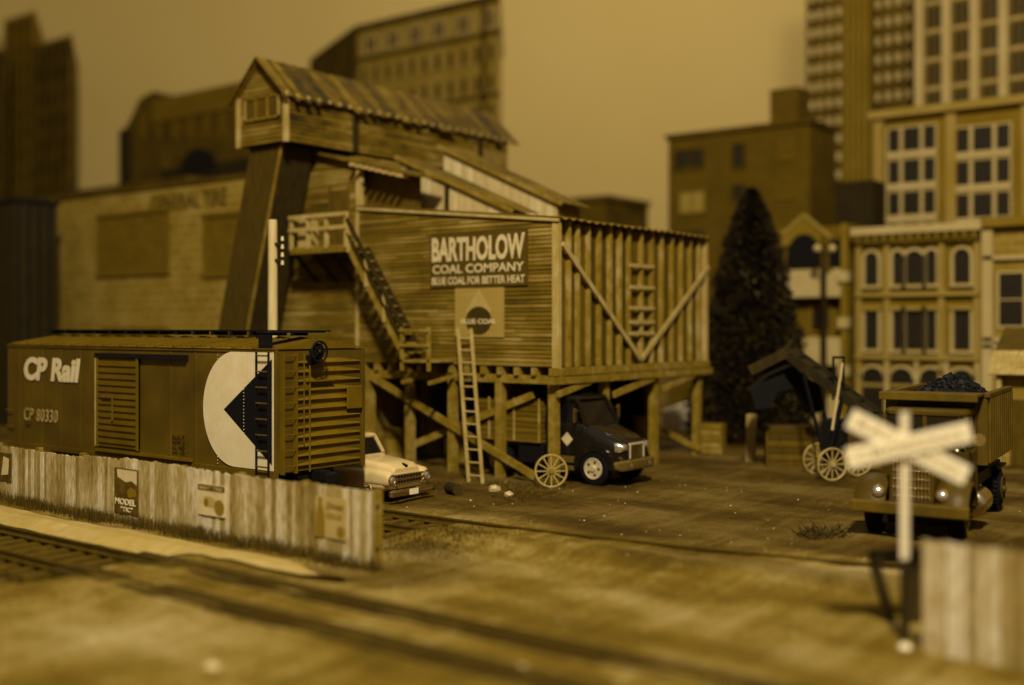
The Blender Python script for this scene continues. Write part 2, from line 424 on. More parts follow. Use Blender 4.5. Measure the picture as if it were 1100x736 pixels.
# ================================================================ BOXCAR
bx0, bx1, by0, by1, bz0, bz1 = -35.55, -22.31, 19.06, 22.25, 1.17, 4.37
bc = thing('boxcar', 'brown freight boxcar with big pale half disc and black triangle behind the board fence', 'boxcar', (-28.6, 20.57, 0.17))
b = MB(); b.box(bx0, bx1, by0, by1, bz0, bz1)
seams = [onN(p_,0,by0)[0] for p_ in (21,45,65,86,183,210,235,263)]
seams = [q for q in seams if q < bx1-0.1]
for x in seams:
    b.box(x-0.045, x+0.045, by0-0.012, by0+0.02, bz0+0.05, bz1-0.05)
    for j in range(44): b.box(x-0.014, x+0.014, by0-0.032, by0, bz0+0.12+j*0.068, bz0+0.15+j*0.068)
b.box(bx0, bx1, by0-0.03, by0+0.02, bz0-0.10, bz0+0.06)      # side sill
b.box(bx0, bx1, by0-0.035, by0+0.02, bz1-0.07, bz1+0.02)     # eave angle
b.box(bx1-0.02, bx1+0.05, by0-0.02, by0+0.10, bz0-0.08, bz1) # corner posts
b.box(bx1-0.02, bx1+0.05, by1-0.10, by1+0.02, bz0-0.08, bz1)
body = b.build('body', M['box'], bc, bevel=0.012)
# ribbed end: horizontal corrugations
e = MB()
z = bz0+0.16; k = 0
while z < bz1-0.22:
    ww = 0.085
    for j in range(14):                      # tapered rib in sections
        y0 = by0+0.72+j*(by1-0.18-by0-0.72)/14; y1 = by0+0.72+(j+1)*(by1-0.18-by0-0.72)/14
        def hh(y): 
            u = (y-(by0+0.72))/(by1-0.18-by0-0.72); return 0.03+0.08*min(1, 3*min(u, 1-u))
        a0, a1 = hh(y0), hh(y1)
        e.add([(bx1,y0,z-a0),(bx1,y1,z-a1),(bx1,y1,z+a1),(bx1,y0,z+a0),(bx1+0.075,y0,z),(bx1+0.075,y1,z)],
              [(0,1,5,4),(4,5,2,3),(0,4,3),(1,2,5)])
    z += 0.245; k += 1
e.build('ribbed_end', M['box_lit'], bc)
# roof
rf = MB(); ym = (by0+by1)/2
rf.prism([(bx0-0.02,by0-0.06,bz1+0.02),(bx0-0.02,ym,bz1+0.28),(bx0-0.02,by1+0.06,bz1+0.02)], (bx1-bx0+0.06,0,0))
for i in range(15):
    x = bx0+0.4+i*0.86
    rf.beam((x,by0-0.04,bz1+0.055),(x,ym,bz1+0.31),0.07,0.05); rf.beam((x,by1+0.04,bz1+0.055),(x,ym,bz1+0.31),0.07,0.05)
    for q in (0.22, 0.44, 0.66):
        rf.beam((x+q-0.05,by0+0.12,bz1+0.07),(x+q+0.16,ym-0.25,bz1+0.27),0.05,0.045)
rf.build('roof', M['box_lit'], bc)
w = MB()
for i in range(3): w.box(bx0-0.1, bx1+0.12, ym-0.26+i*0.18, ym-0.11+i*0.18, bz1+0.47, bz1+0.51)
for i in range(15): w.box(bx0+0.3+i*0.86, bx0+0.38+i*0.86, ym-0.28, ym+0.28, bz1+0.36, bz1+0.47)
w.build('running_board', M['black'], bc)
w = MB(); w.box(bx1-0.75, bx1-0.15, by0+0.02, ym+0.3, bz1+0.44, bz1+0.475); w.box(bx1-0.7, bx1-0.2, by0+0.05, by0+0.1, bz1+0.05, bz1+0.45)
w.build('running_board', M['black'], bc)
# door
dx0 = onN(106.5,0,by0)[0]; dx1 = onN(151,0,by0)[0]
d = MB(); d.box(dx0, dx1, by0-0.07, by0-0.02, 1.42, 4.02)
for j in range(13): d.beam((dx0+0.1,by0-0.09,1.57+j*0.19),(dx1-0.1,by0-0.09,1.57+j*0.19),0.04,0.075)
for x in (dx0+0.04, dx1-0.04): d.box(x-0.04, x+0.04, by0-0.12, by0-0.02, 1.40, 4.04)
dr = d.build('door', M['box_lit'], bc)
MB().box(dx0-0.03, dx0+0.015, by0-0.135, by0-0.1, 1.42, 4.02).build('door_edge', M['trim'], dr)
h = MB(); h.beam((dx0+0.35,by0-0.14,2.9),(dx0+0.95,by0-0.14,2.9),0.03,0.06); h.beam((dx0+0.9,by0-0.14,2.95),(dx0+0.9,by0-0.14,2.2),0.05,0.05)
h.build('handle', M['dull_steel'], dr)
r_ = MB(); r_.box(dx0-0.05, onN(203,0,by0)[0], by0-0.13, by0-0.02, 4.06, 4.19); r_.build('door_track', M['black'], bc)
r_ = MB(); r_.box(dx0-0.05, onN(208,0,by0)[0], by0-0.12, by0-0.02, 1.26, 1.34); r_.build('door_track', M['box_lit'], bc)
# lettering
x0 = onN(27,0,by0)[0]; x1 = onN(87,0,by0)[0]
text('CP Rail', x1-x0, 0.75, (x0, by0-0.028, 3.25), '-n', M['decal_pale'], bc, shear=0.14, bold=0.045)
x0 = onN(27,0,by0)[0]; x1 = onN(61,0,by0)[0]
text('CP 80330', x1-x0+0.1, 0.40, (x0, by0-0.028, 1.96), '-n', M['trim'], bc, bold=0.0, shear=0.1, spacing=1.12)
x0 = onN(28,0,by0)[0]; text('CAPY', 0.34, 0.12, (x0,by0-0.02,1.75), '-n', M['decal_faint'], bc, bold=0)
x0 = onN(186,0,by0)[0]
for j, tt in enumerate(('BUILT', 'NEW 6', 'IL 40', 'IH 10')): text(tt, 0.55, 0.1, (x0,by0-0.02,1.85-j*0.14), '-n', M['decal_faint'], bc, bold=0)
# half disc emblem with triangle
lo = MB(); cx = -23.86; cz = 2.79; rr = 1.53; P_ = []
for i in range(41):
    a = R(90+180*i/40); P_.append((cx+rr*math.cos(a)*0.88, by0-0.034, cz+rr*math.sin(a)))
poly = P_+[(bx1-0.06,by0-0.034,cz-rr),(bx1-0.06,by0-0.034,cz+rr)]
apex = (-24.33, by0-0.034, cz-0.03)
up_, dn = (bx1-0.06,by0-0.034,cz+1.36), (bx1-0.06,by0-0.034,cz-1.40)
poly2 = P_ + [(bx1-0.06,by0-0.034,cz-rr), dn, apex, up_, (bx1-0.06,by0-0.034,cz+rr)]
lo.prism(poly2, (0,0.012,0)); lo.build('emblem', M['decal_pale'], bc)
lo = MB(); lo.prism([dn, apex, up_], (0,0.012,0)); lo.build('emblem', M['decal_dark'], bc)
MB().box(bx1-0.062,bx1-0.012,by0-0.037,by0-0.02,cz-rr,cz+rr).build('emblem', M['decal_pale'], bc)
rv = MB()
for x in seams:
    if x > -25.2:
        for j in range(34):
            zz = bz0+0.13+j*0.088; rv.ball((x,by0-0.036,zz),0.014,6,4)
rv.build('rivet_row', M['decal_pale'], bc)
# side ladder at the right end and on the end itself
def ladder(mb, a, b, zs, axis_, off, dep=0.10):
    for z in zs:
        if axis_ == 'x': mb.cyl((a,off,z),(b,off,z),0.016,n=6)
        else: mb.cyl((off,a,z),(off,b,z),0.016,n=6)
zs = [1.35+i*0.41 for i in range(8)]
l = MB(); ladder(l, bx1-0.58, bx1-0.1, zs, 'x', by0-0.14)
for x in (bx1-0.58, bx1-0.1): l.box(x-0.012, x+0.012, by0-0.15, by0-0.09, 1.12, 4.32)
l.build('ladder', M['black'], bc)
for z in zs: MB().box(bx1-0.56, bx1-0.12, by0-0.17, by0-0.14, z+0.0, z+0.028).build('ladder_rung', M['dull_steel'], bc)
l = MB(); ladder(l, by0+0.22, by0+0.62, zs, 'y', bx1+0.13)
for y in (by0+0.2, by0+0.64): l.box(bx1, bx1+0.14, y-0.02, y+0.02, 1.15, 4.30)
l.build('ladder', M['box_lit'], bc)
l = MB()
for z in (1.75, 2.25): l.cyl((bx0+0.1,by0-0.1,z),(bx0+0.55,by0-0.1,z),0.018,n=6)
l.build('grab_iron', M['box_lit'], bc)
bw = MB(); c = (bx1+0.42, 20.22, 4.32); bw.ring(c,(1,0,0),0.27,0.03)
for i in range(5):
    a = 2*math.pi*i/5; bw.beam(c,(c[0],c[1]+0.26*math.cos(a),c[2]+0.26*math.sin(a)),0.045,0.03)
bw.ring(c,(1,0,0),0.14,0.015); bw.cyl((c[0]-0.08,c[1],c[2]),(c[0]-0.05,c[1],c[2]),0.22,n=24); bw.ball(c,0.075); bw.cyl(c,(bx1+0.04,c[1],c[2]),0.03,n=8); bw.box(bx1,bx1+0.3,c[1]-0.1,c[1]+0.1,c[2]-0.35,c[2]-0.1)
bw.build('brake_wheel', M['black'], bc)
q = MB(); q.cyl((bx1+0.12,20.15,1.15),(bx1+0.12,20.15,4.2),0.025,n=6); q.cyl((bx1+0.12,19.95,1.9),(bx1+0.12,19.95,4.3),0.018,n=6)
q.box(bx1,bx1+0.16,20.02,21.0,3.52,3.56); q.box(bx1,bx1+0.1,20.0,20.2,3.3,3.52); q.build('brake_rod', M['box_lit'], bc)
q = MB(); ya = onT(370,430,bx1)[0]; yb = onT(386,430,bx1)[0]; q.box(bx1+0.07,bx1+0.13,ya,yb,2.72,3.35)
q.build('placard_board', M['box_lit'], bc, bevel=0.02)
q = MB(); q.box(bx1-0.1,bx1+0.30,20.4,20.74,0.85,1.15); q.box(bx1+0.3,bx1+0.62,20.42,20.72,0.80,1.12); q.box(bx1+0.5,bx1+0.66,20.28,20.5,0.8,1.1)
q.build('coupler', M['black'], bc, bevel=0.03)
q = MB(); q.box(bx0+0.1,bx1-0.1,19.9,21.2,0.95,1.17); q.box(bx0+3,bx1-3,19.5,19.6,0.75,1.17); q.cyl((-29.6,20,0.85),(-28.6,20,0.85),0.2)
q.box(bx1-0.7,bx1-0.05,by0,by0+0.06,0.62,0.66); q.box(bx1-0.68,bx1-0.64,by0,by0+0.05,0.64,1.1); q.box(bx1-0.1,bx1-0.06,by0,by0+0.05,0.64,1.1)
q.build('underframe', M['black'], bc)
for tx in (-33.0, -24.3):
    tk = MB()
    for y in (19.62, 21.52):
        tk.prism([(tx-1.25,y-0.06,0.50),(tx-1.25,y-0.06,0.80),(tx-0.4,y-0.06,0.98),(tx+0.4,y-0.06,0.98),(tx+1.25,y-0.06,0.80),(tx+1.25,y-0.06,0.50),(tx+0.5,y-0.06,0.30),(tx-0.5,y-0.06,0.30)],(0,0.12,0))
        tk.ball((tx-0.83,y-0.08,0.63),0.15); tk.ball((tx+0.83,y-0.08,0.63),0.15)
    tk.box(tx-0.25,tx+0.25,19.6,21.5,0.5,0.95)
    t_ = tk.build('truck', M['black'], bc)
    for dx in (-0.83, 0.83):
        ws = MB()
        for y in (19.80, 21.22): ws.cyl((tx+dx,y,0.595),(tx+dx,y+0.13,0.595),0.425,n=28)
        ws.cyl((tx+dx,19.7,0.595),(tx+dx,21.45,0.595),0.07)
        ws.build('wheelset', M['dull_steel'] if dx > 0 and tx > -30 else M['black'], t_, smooth=True)

# ================================================================ BOARD FENCES
def fence(label, y, x0, x1, h, z0=-0.05, panels=None):
    f = thing('board_fence', label, 'fence', (x1, y, 0))
    x = x0; bd = MB(); k = 0; tops = MB(); top = h
    while x < x1-0.02:
        wd = random.uniform(0.10, 0.22); wd = min(wd, x1-x)
        if random.random() < 0.15: top = h + random.uniform(-0.03, 0.03)
        t = top + random.uniform(-0.012, 0.012)
        if panels:
            for (pa, dz) in panels[1:]:
                if abs(x-pa) < 0.06: x += 0.03
            for (pa, dz) in panels:
                if x > pa: pz = dz
            t += pz
        yy = y + random.uniform(-0.012, 0.012)
        sl = random.uniform(-0.02, 0.02)
        bd.add([(x+0.010,yy,z0),(x+wd-0.010,yy,z0),(x+wd-0.010,yy+0.05,z0),(x+0.010,yy+0.05,z0),
                (x+0.010,yy,t+sl),(x+wd-0.010,yy,t-sl),(x+wd-0.010,yy+0.05,t-sl),(x+0.010,yy+0.05,t+sl)],
               [(0,3,2,1),(4,5,6,7),(0,1,5,4),(1,2,6,5),(2,3,7,6),(3,0,4,7)])
        x += wd
    bd.build('boards', M['fence'], f)
    for z in (0.4, h-0.3): MB().box(x0, x1, y+0.062, y+0.14, z, z+0.1).build('rail', M['timber'], f)
    k = 0; x = x1-0.12
    while x > x0:
        MB().box(x-0.07, x+0.07, y+0.15, y+0.29, -0.1, h+0.0).build('post', M['timber'], f); x -= 2.2
    return f
px88 = onN(88,0,16.6)[0]
fn = fence('long pale weathered board fence with pasted posters in front of the boxcar', 16.6, -37.0, -16.32, 1.58, panels=[(-99,-0.05),(px88,0.02),(-22.6,0.0)])
# posters on the fence
def poster(name, px0, py0, px1, py1, m, N=16.575, slant=0):
    x0, za = onN(px0, py0, N); x1, zb = onN(px1, py1, N)
    mb = MB(); mb.box(x0, x1, N-0.006, N+0.03, min(za,zb), max(za,zb)); return x0, x1, min(za,zb), max(za,zb), mb
NP = 16.58
M['poster_dark'] = mat('printed_dark_paper', 0.25, 0.6, 0.8, 3.5, bump=0.1)
M['poster_pale'] = mat('printed_pale_paper', 0.66, 0.12, 0.8, 3, bump=0.15)
M['poster_mid'] = mat('printed_brown_paper', 0.40, 0.2, 0.8, 3, bump=0.1)
M['poster_faded'] = mat('faded_paper', 0.55, 0.1, 0.8, 3, bump=0.1)
x0, x1, z0, z1, mb = poster('p', 123, 559, 148, 508, 0)
z0, z1 = 0.22, 1.36
po = MB().box(x0, x1, NP-0.012, NP+0.02, z0, z1).build('poster', M['poster_dark'], fn)
wq = x1-x0; hq = z1-z0; yv = NP-0.016
mb = MB(); mb.prism([(x0+0.12*wq,yv,z1-0.03),(x1-0.03*wq,yv,z1-0.03),(x1-0.04*wq,yv,z0+0.66*hq),(x0+0.75*wq,yv,z0+0.74*hq),(x0+0.5*wq,yv,z0+0.70*hq),(x0+0.15*wq,yv,z0+0.80*hq)],(0,0.01,0))
mb.build('printed_shape', M['poster_pale'], po)
mb = MB(); mb.prism([(x0+0.62*wq,yv,z0+0.36*hq),(x0+0.95*wq,yv,z0+0.42*hq),(x0+0.93*wq,yv,z0+0.55*hq),(x0+0.7*wq,yv,z0+0.60*hq),(x0+0.55*wq,yv,z0+0.5*hq)],(0,0.01,0))
mb.build('printed_shape', M['poster_mid'], po)
text('MODEL', wq*0.88, hq*0.14, (x0+0.05*wq, yv, z0+0.19*hq), '-n', M['decal_pale'], po, bold=0.03)
text('"TIC"', wq*0.5, hq*0.11, (x0+0.3*wq, yv, z0+0.04*hq), '-n', M['decal_pale'], po, bold=0.02)
x0 = onN(213,0,NP)[0]; x1 = onN(242,0,NP)[0]; wq = x1-x0; z0, z1 = 0.52, 1.25; hq = z1-z0
po = MB().box(x0, x1, NP-0.012, NP+0.02, z0, z1).build('poster', M['poster_pale'], fn)
mb = MB().box(x0+0.01, x1-0.01, NP-0.018, NP-0.010, z1-0.2*hq, z1-0.01); bar = mb.build('printed_band', M['poster_dark'], po)
text('BEST TIRE', wq*0.85, hq*0.11, (x0+0.08*wq, NP-0.02, z1-0.17*hq), '-n', M['poster_faded'], po, bold=0.01)
mb = MB()
mb.cyl((x0+0.80*wq,yv-0.004,z0+0.30*hq),(x0+0.80*wq,NP,z0+0.30*hq),0.22*hq+0.02,n=24)
mb.build('printed_shape', M['poster_mid'], po); mb = MB()
mb.cyl((x0+0.32*wq,yv-0.004,z0+0.42*hq),(x0+0.32*wq,NP,z0+0.42*hq),0.13*hq,n=20)
mb.build('printed_shape', M['poster_mid'], po)
mb = MB(); mb.prism([(x0+0.25*wq,yv-0.001,z0+0.28*hq),(x0+0.72*wq,yv-0.001,z0+0.28*hq),(x0+0.72*wq,yv-0.001,z0+0.5*hq),(x0+0.5*wq,yv-0.001,z0+0.62*hq),(x0+0.25*wq,yv-0.001,z0+0.6*hq)],(0,0.01,0)); mb.build('printed_shape', M['poster_faded'], po)
x0 = onN(339,0,NP)[0]; x1 = onN(371,0,NP)[0]; wq = x1-x0; z0, z1 = 0.36, 1.33; hq = z1-z0
po = MB().box(x0, x1, NP-0.012, NP+0.02, z0+0.1, z1).build('poster', M['poster_faded'], fn)
bt = MB(); bc_x = x0+0.17*wq
prof = [(0.0,0.10),(0.10,0.10),(0.12,0.14),(0.12,0.45),(0.11,0.6),(0.045,0.82),(0.045,0.92),(0.055,0.93),(0.055,0.98),(0,0.98)]
pl = [(bc_x+a*wq*1.3,yv,z0+b*hq) for a, b in prof] + [(bc_x-a*wq*1.3,yv,z0+b*hq) for a, b in reversed(prof[1:-1])]
bt.prism(pl, (0,0.01,0)); bt.build('printed_bottle', M['poster_mid'], po)
text('Drinks', wq*0.55, hq*0.13, (x0+0.40*wq, yv, z0+0.76*hq), '-n', M['poster_mid'], po, bold=0.01, shear=0.2)
text('COLD', wq*0.5, hq*0.10, (x0+0.40*wq, yv, z0+0.55*hq), '-n', M['poster_mid'], po, bold=0.0)
mb = MB(); mb.cyl((x0+0.86*wq,yv,z0+0.27*hq),(x0+0.86*wq,NP,z0+0.27*hq),0.13*hq,n=20); mb.build('printed_shape', M['poster_mid'], po)
x0 = onN(-4,0,NP)[0]; x1 = onN(12,0,NP)[0]
po = MB().box(x0, x1, NP-0.012, NP+0.02, 0.55, 1.35).build('poster', M['poster_dark'], fn)
mb = MB(); mb.prism([(x0+0.3,yv,0.7),(x1-0.15,yv,0.75),(x1-0.1,yv,1.2),(x1-0.4,yv,1.25)],(0,0.01,0)); mb.build('printed_shape', M['poster_pale'], po)

fn2 = fence('pale blurred board fence in the right foreground beside the crossing sign', 17.35, -5.42, 3.0, 1.72)

# grass along the fence foot
def grass(name, label, spots, m, hmin=0.06, hmax=0.2):
    mb = MB()
    for (x, y) in spots:
        hgt = random.uniform(hmin, hmax); a = random.uniform(0, 2*math.pi); w = 0.012
        dx, dy = math.cos(a)*w, math.sin(a)*w; lx, ly = random.uniform(-.07,.07), random.uniform(-.07,.07)
        z = ground_h(x, y)-0.01
        mb.add([(x-dx,y-dy,z),(x+dx,y+dy,z),(x+lx,y+ly,z+hgt)],[(0,1,2)])
    return stuff(mb.build(name, m), label, 'grass')
sp = []
for i in range(16000):
    x = random.uniform(-33, -16.0); dens = 0.5+0.5*noise.noise(Vector((x*0.7,4,4)))
    if random.random() < dens**1.6*1.3: sp.append((x, 16.55-abs(random.gauss(0,0.16))*(0.6+dens)))
grass('grass', 'dark dry weeds growing along the foot of the board fence', sp, M['ground_grass'], 0.08, 0.34)
sp = []
for i in range(9000):
    x = random.uniform(-27, -19); y = random.uniform(25.3, 29.5)
    if noise.noise(Vector((x*0.5,y*0.5,7))) > 0.0: sp.append((x, y))
for i in range(2500):
    x = random.gauss(-16.9, 0.7); y = random.gauss(19.0, 0.9); sp.append((x, y))
grass('grass', 'sparse brown weeds on the dirt in front of the trestle', sp, M['ground_grass'], 0.03, 0.12)
# gravel
mb = MB()
for i in range(420):
    x = random.uniform(-34, 0); y = random.uniform(11, 34); r = random.uniform(0.006, 0.026)*(1.6 if random.random() < 0.05 else 1)
    mb.ball((x,y,ground_h(x,y)+r*0.3), r, 5, 3, (1,random.uniform(.6,1),.7))
stuff(mb.build('gravel', M['stone']), 'small pale pebbles scattered over the dirt', 'gravel')
mb = MB()
for i in range(160):
    a = random.uniform(0, 6.28); rr_ = random.random()**0.5
    q = gnd(885+30*rr_*math.cos(a), 574+6*rr_*math.sin(a)); x, y = q; hgt = random.uniform(.05,.25)
    mb.cyl((x,y,-0.02),(x+random.uniform(-.25,.25),y+random.uniform(-.25,.25),hgt),0.012,0.004,n=4)
single(mb, 'dry_bush', M['bark'], 'small dark dry bush lying on the dirt in front of the dump truck', 'bush', (*gnd(885,574),0))
for (px, py, r, lb) in ((531,528,0.17,'larger pale rock on the dirt beside the ladder foot'), (546,533,0.13,'smaller flat pale rock in front of the trestle'), (190,0,0,'')):
    if not r: continue
    x, y = gnd(px, py); mb = MB(); mb.ball((x,y,r*0.3), r, 9, 6, (1.1,0.8,0.75))
    for v in mb.v: v += Vector([random.uniform(-.25,.25)*r for _ in range(3)])
    single(mb, 'rock', M['stone'], lb, 'rock', (x,y,0))
x, y = gnd(487, 531); mb = MB(); mb.cyl((x-0.22,y+0.05,0.17),(x+0.25,y-0.1,0.17),0.17,0.17,n=16)
single(mb, 'barrel', M['timber_dark'], 'small dark keg lying on its side left of the ladder foot', 'barrel', (x,y,0), smooth=True)

# ================================================================ COAL BUNKER ON ITS TRESTLE
NX, TX = 28.85, -20.40
cb = thing('coal_bunker', 'weathered timber coal bunker on a post trestle with lettered company sign and raised gallery', 'building', (TX, NX, 0))
def ztop(t): return 8.35 + (TX-t)*0.107
def ttop(t): return 11.55 - 0.25*(t+31.9)
def claps(mb, xa, xb, zlo, topf, y, step=0.135, skip=None):
    z = zlo
    while True:
        # right-most x at which the sloping top is still above this board
        xs_ = [xa + (xb-xa)*i/60 for i in range(61) if topf(xa+(xb-xa)*i/60) > z+step*0.6]
        if not xs_: break
        x, xe = xs_[0], xs_[-1]
        while x < xe-0.01:
            x2 = min(xe, x+random.uniform(1.2, 4.0))
            if xe-x2 < 0.5: x2 = xe
            j = random.uniform(-.005, .005)
            mb.add([(x,y-0.045+j,z),(x2,y-0.045+j,z),(x2,y+0.03,z),(x,y+0.03,z),(x,y-0.012+j,z+step),(x2,y-0.012+j,z+step),(x2,y+0.03,z+step),(x,y+0.03,z+step)],
                   [(0,3,2,1),(4,5,6,7),(0,1,5,4),(1,2,6,5),(2,3,7,6),(3,0,4,7)])
            x = x2
        z += step
w = MB(); claps(w, -29.2, TX-0.05, 3.70, ztop, NX); w.build('wall', M['clap'], cb)
w = MB(); claps(w, -33.6, -29.2, 0.0, ttop, NX); w.box(-33.55,-29.25,NX+0.04,33,0,11.2); w.build('wall', M['clap'], cb)
# bunker core (behind the boards) with sloping top, floor, back and right face
w = MB(); y1 = NX+9.9
w.prism([(-29.2,NX+0.035,3.72),(TX-0.1,NX+0.035,3.72),(TX-0.1,NX+0.035,8.25),(-29.2,NX+0.035,9.15)],(0,9.85,0)); w.build('wall', M['dark_wall'], cb)
w = MB(); y = NX+0.05
while y < y1-0.05:
    wd = random.uniform(0.18, 0.32); w.box(TX-0.1, TX-0.04+random.uniform(-.01,.01), y, y+wd-0.012, 3.70, 8.33); y += wd
w.build('wall', M['dark_wall'], cb)
# studs on the right face
st = [562+q for q in ()]
for px in (609.5,619,630.5,642,653.5,664,674,687,698.5,709,720,730,740,749):
    yy, _ = onT(px, 300, TX); wd = random.uniform(0.045, 0.075)
    MB().box(TX-0.045, TX+0.12, yy-wd, yy+wd, 3.68, 8.30+random.uniform(-.05,.05)).build('stud', M['stud'] if px not in (642,674,720) else M['timber'], cb)
for (ya, yb) in ((NX-0.055, NX+0.10), (y1-0.1, y1+0.06)): MB().box(TX-0.10, TX+0.16, ya, yb, 3.62, 8.38).build('corner_post', M['trim'], cb)
MB().box(-29.26,-29.12,NX-0.075,NX+0.02,3.7,9.2).build('corner_post', M['trim'], cb)
a = onT(600,262,TX); b_ = onT(684,386,TX); c_ = onT(757,287,TX)
MB().beam((TX+0.16,a[0],a[1]),(TX+0.16,b_[0],b_[1]),0.17,0.07,up=(1,0,0)).build('brace', M['trim'], cb)
MB().beam((TX+0.17,b_[0]+0.05,b_[1]),(TX+0.17,c_[0],c_[1]),0.17,0.07,up=(1,0,0)).build('brace', M['trim'], cb)
for py in (286,309,331,346,358):
    a = onT(673,py,TX); b_ = onT(699,py,TX); zc = (a[1]+b_[1])/2
    MB().box(TX+0.10, TX+0.17, a[0], b_[0], zc-0.06, zc+0.06).build('rung', M['trim'], cb)
# corrugated roof with wavy edge
w = MB(); y = NX-0.12; rows = []
k = 0
while y <= y1+0.15:
    z_ = 0.035*math.cos(k*math.pi/3.0) + 0.03*noise.noise(Vector((y*0.6,0,0)))
    rows.append((y, z_)); y += 0.075; k += 1
for (ya, za), (yb, zb) in zip(rows, rows[1:]):
    xl, xr = -29.3, TX+0.30
    w.add([(xl,ya,ztop(xl)+0.06+za),(xr,ya,8.40+za),(xr,yb,8.40+zb),(xl,yb,ztop(xl)+0.06+zb),(xl,ya,ztop(xl)+0.03+za),(xr,ya,8.37+za),(xr,yb,8.37+zb),(xl,yb,ztop(xl)+0.03+zb)],
          [(0,1,2,3),(4,7,6,5),(0,4,5,1),(1,5,6,2),(2,6,7,3),(3,7,4,0)])
w.build('roof', M['corr'], cb)
MB().beam((-29.2,NX-0.09,ztop(-29.2)-0.03),(TX+0.2,NX-0.09,8.33),0.07,0.10).build('roof_trim', M['trim'], cb)
# trestle: posts, girts, joists
xs_p = [-20.55,-22.7,-24.75,-26.75,-28.7,-30.8,-32.9]; ys_p = [28.97,31.9,35.2,38.5]
for j, y in enumerate(ys_p):
    for i, x in enumerate(xs_p):
        if i >= 5 and j > 1: continue
        if x < -29.2: continue
        dz = 0.0; lean = random.uniform(-.03,.03)
        MB().beam((x+lean,y,-0.1),(x,y,3.13),0.27,0.27,up=(0,1,0)).build('post', M['timber'], cb)
    MB().box(-29.0, TX+0.18, y-0.13, y+0.13, 3.14, 3.40).build('girt', M['timber'], cb)
for i in range(13):
    x = TX-0.1-i*0.7; MB().box(x-0.08, x+0.08, NX-0.12, y1+0.18, 3.405, 3.66).build('joist', M['timber'], cb)
for x in (TX+0.05,): MB().box(x-0.1, x+0.12, NX-0.3, y1+0.4, 3.15, 3.38).build('girt', M['timber'], cb)
MB().box(TX+0.03, TX+0.15, NX-0.15, y1+0.2, 3.415, 3.67).build('girt', M['timber'], cb)
def br(px0, py0, px1, py1_, N=None, T=None, w_=0.24, t_=0.09, m='timber'):
    if N is not None:
        a = onN(px0,py0,N); b = onN(px1,py1_,N); p0, p1 = (a[0],N,a[1]), (b[0],N,b[1]); up = (0,1,0)
    else:
        a = onT(px0,py0,T); b = onT(px1,py1_,T); p0, p1 = (T,a[0],a[1]), (T,b[0],b[1]); up = (1,0,0)
    MB().beam(p0,p1,w_,t_,up=up).build('brace', M[m], cb)
br(398,404,575,512,N=28.78); br(573,424,446,477,N=29.12,t_=0.05); br(395,441,441,441,N=31.72,w_=0.16)
br(599,424,640,407,T=TX+0.08,w_=0.2); br(659,424,702,406,T=TX+0.08,w_=0.2); br(712,418,752,399,T=TX+0.08,w_=0.2)
br(712,462,752,483,N=38.3,w_=0.2); br(600,416,640,404,N=31.72,w_=0.2)
MB().box(-33.4, -22.5, 38.8, 38.95, -0.1, 3.1).build('shade_panel', M['timber_dark'], cb)  # dark wall added behind the trestle to keep the space under it dark
MB().box(-33.5, -33.3, 29.2, 38.75, -0.1, 3.1).build('shade_panel', M['timber_dark'], cb)  # added side wall for the same darkness
# painted sign and paper emblem
s0 = MB().box(-25.62,-21.45,NX-0.085,NX-0.04,6.30,8.16).build('sign', mat('sign_board_dark',0.235,0.2,0.8,2,(0.4,1,6),0.3), cb)
M['sign_ink'] = mat('sign_white_paint', 0.66, 0.25, 0.7, 5, (0.5,1,6), bump=0.2)
text('BARTHOLOW', 3.98, 0.80, (-25.53,NX-0.088,7.17), '-n', M['sign_ink'], s0, bold=0.035, rise=0.06)
text('COAL COMPANY', 3.92, 0.30, (-25.50,NX-0.088,6.77), '-n', M['sign_ink'], s0, bold=0.02)
text('Blue Coal for Better Heat'.upper(), 3.98, 0.26, (-25.53,NX-0.088,6.39), '-n', M['sign_ink'], s0, bold=0.022)
s1 = MB().box(-24.5,-22.42,NX-0.085,NX-0.04,4.62,6.26).build('emblem', mat('emblem_paper',0.50,0.1,0.8,2,(0.4,1,5),0.3), cb)
def disc(mb, cx, cz, rx, rz, y, a0=0, a1=360, n=32, extra=()):
    pts = [(cx+rx*math.cos(R(a0+(a1-a0)*i/n)), y, cz+rz*math.sin(R(a0+(a1-a0)*i/n))) for i in range(n+(0 if a1-a0 >= 360 else 1))]
    mb.prism(pts+list(extra), (0,0.006,0))
ex, ez, yy = -23.47, 5.17, NX-0.091
mb = MB(); mb.prism([(ex-0.56,yy,ez+0.30),(ex,yy,ez+1.05),(ex+0.56,yy,ez+0.30),(ex+0.3,yy,ez+0.2),(ex-0.3,yy,ez+0.2)],(0,0.005,0)); mb.build('printed_peak', M['poster_faded'], s1)
mb = MB(); disc(mb, ex, ez, 0.55, 0.47, yy-0.003); mb.build('printed_disc', M['decal_faint'], s1)
text('BLUE COAL', 1.5, 0.17, (ex-0.75,yy-0.005,ez-0.11), '-n', M['poster_pale'], s1, bold=0.03)
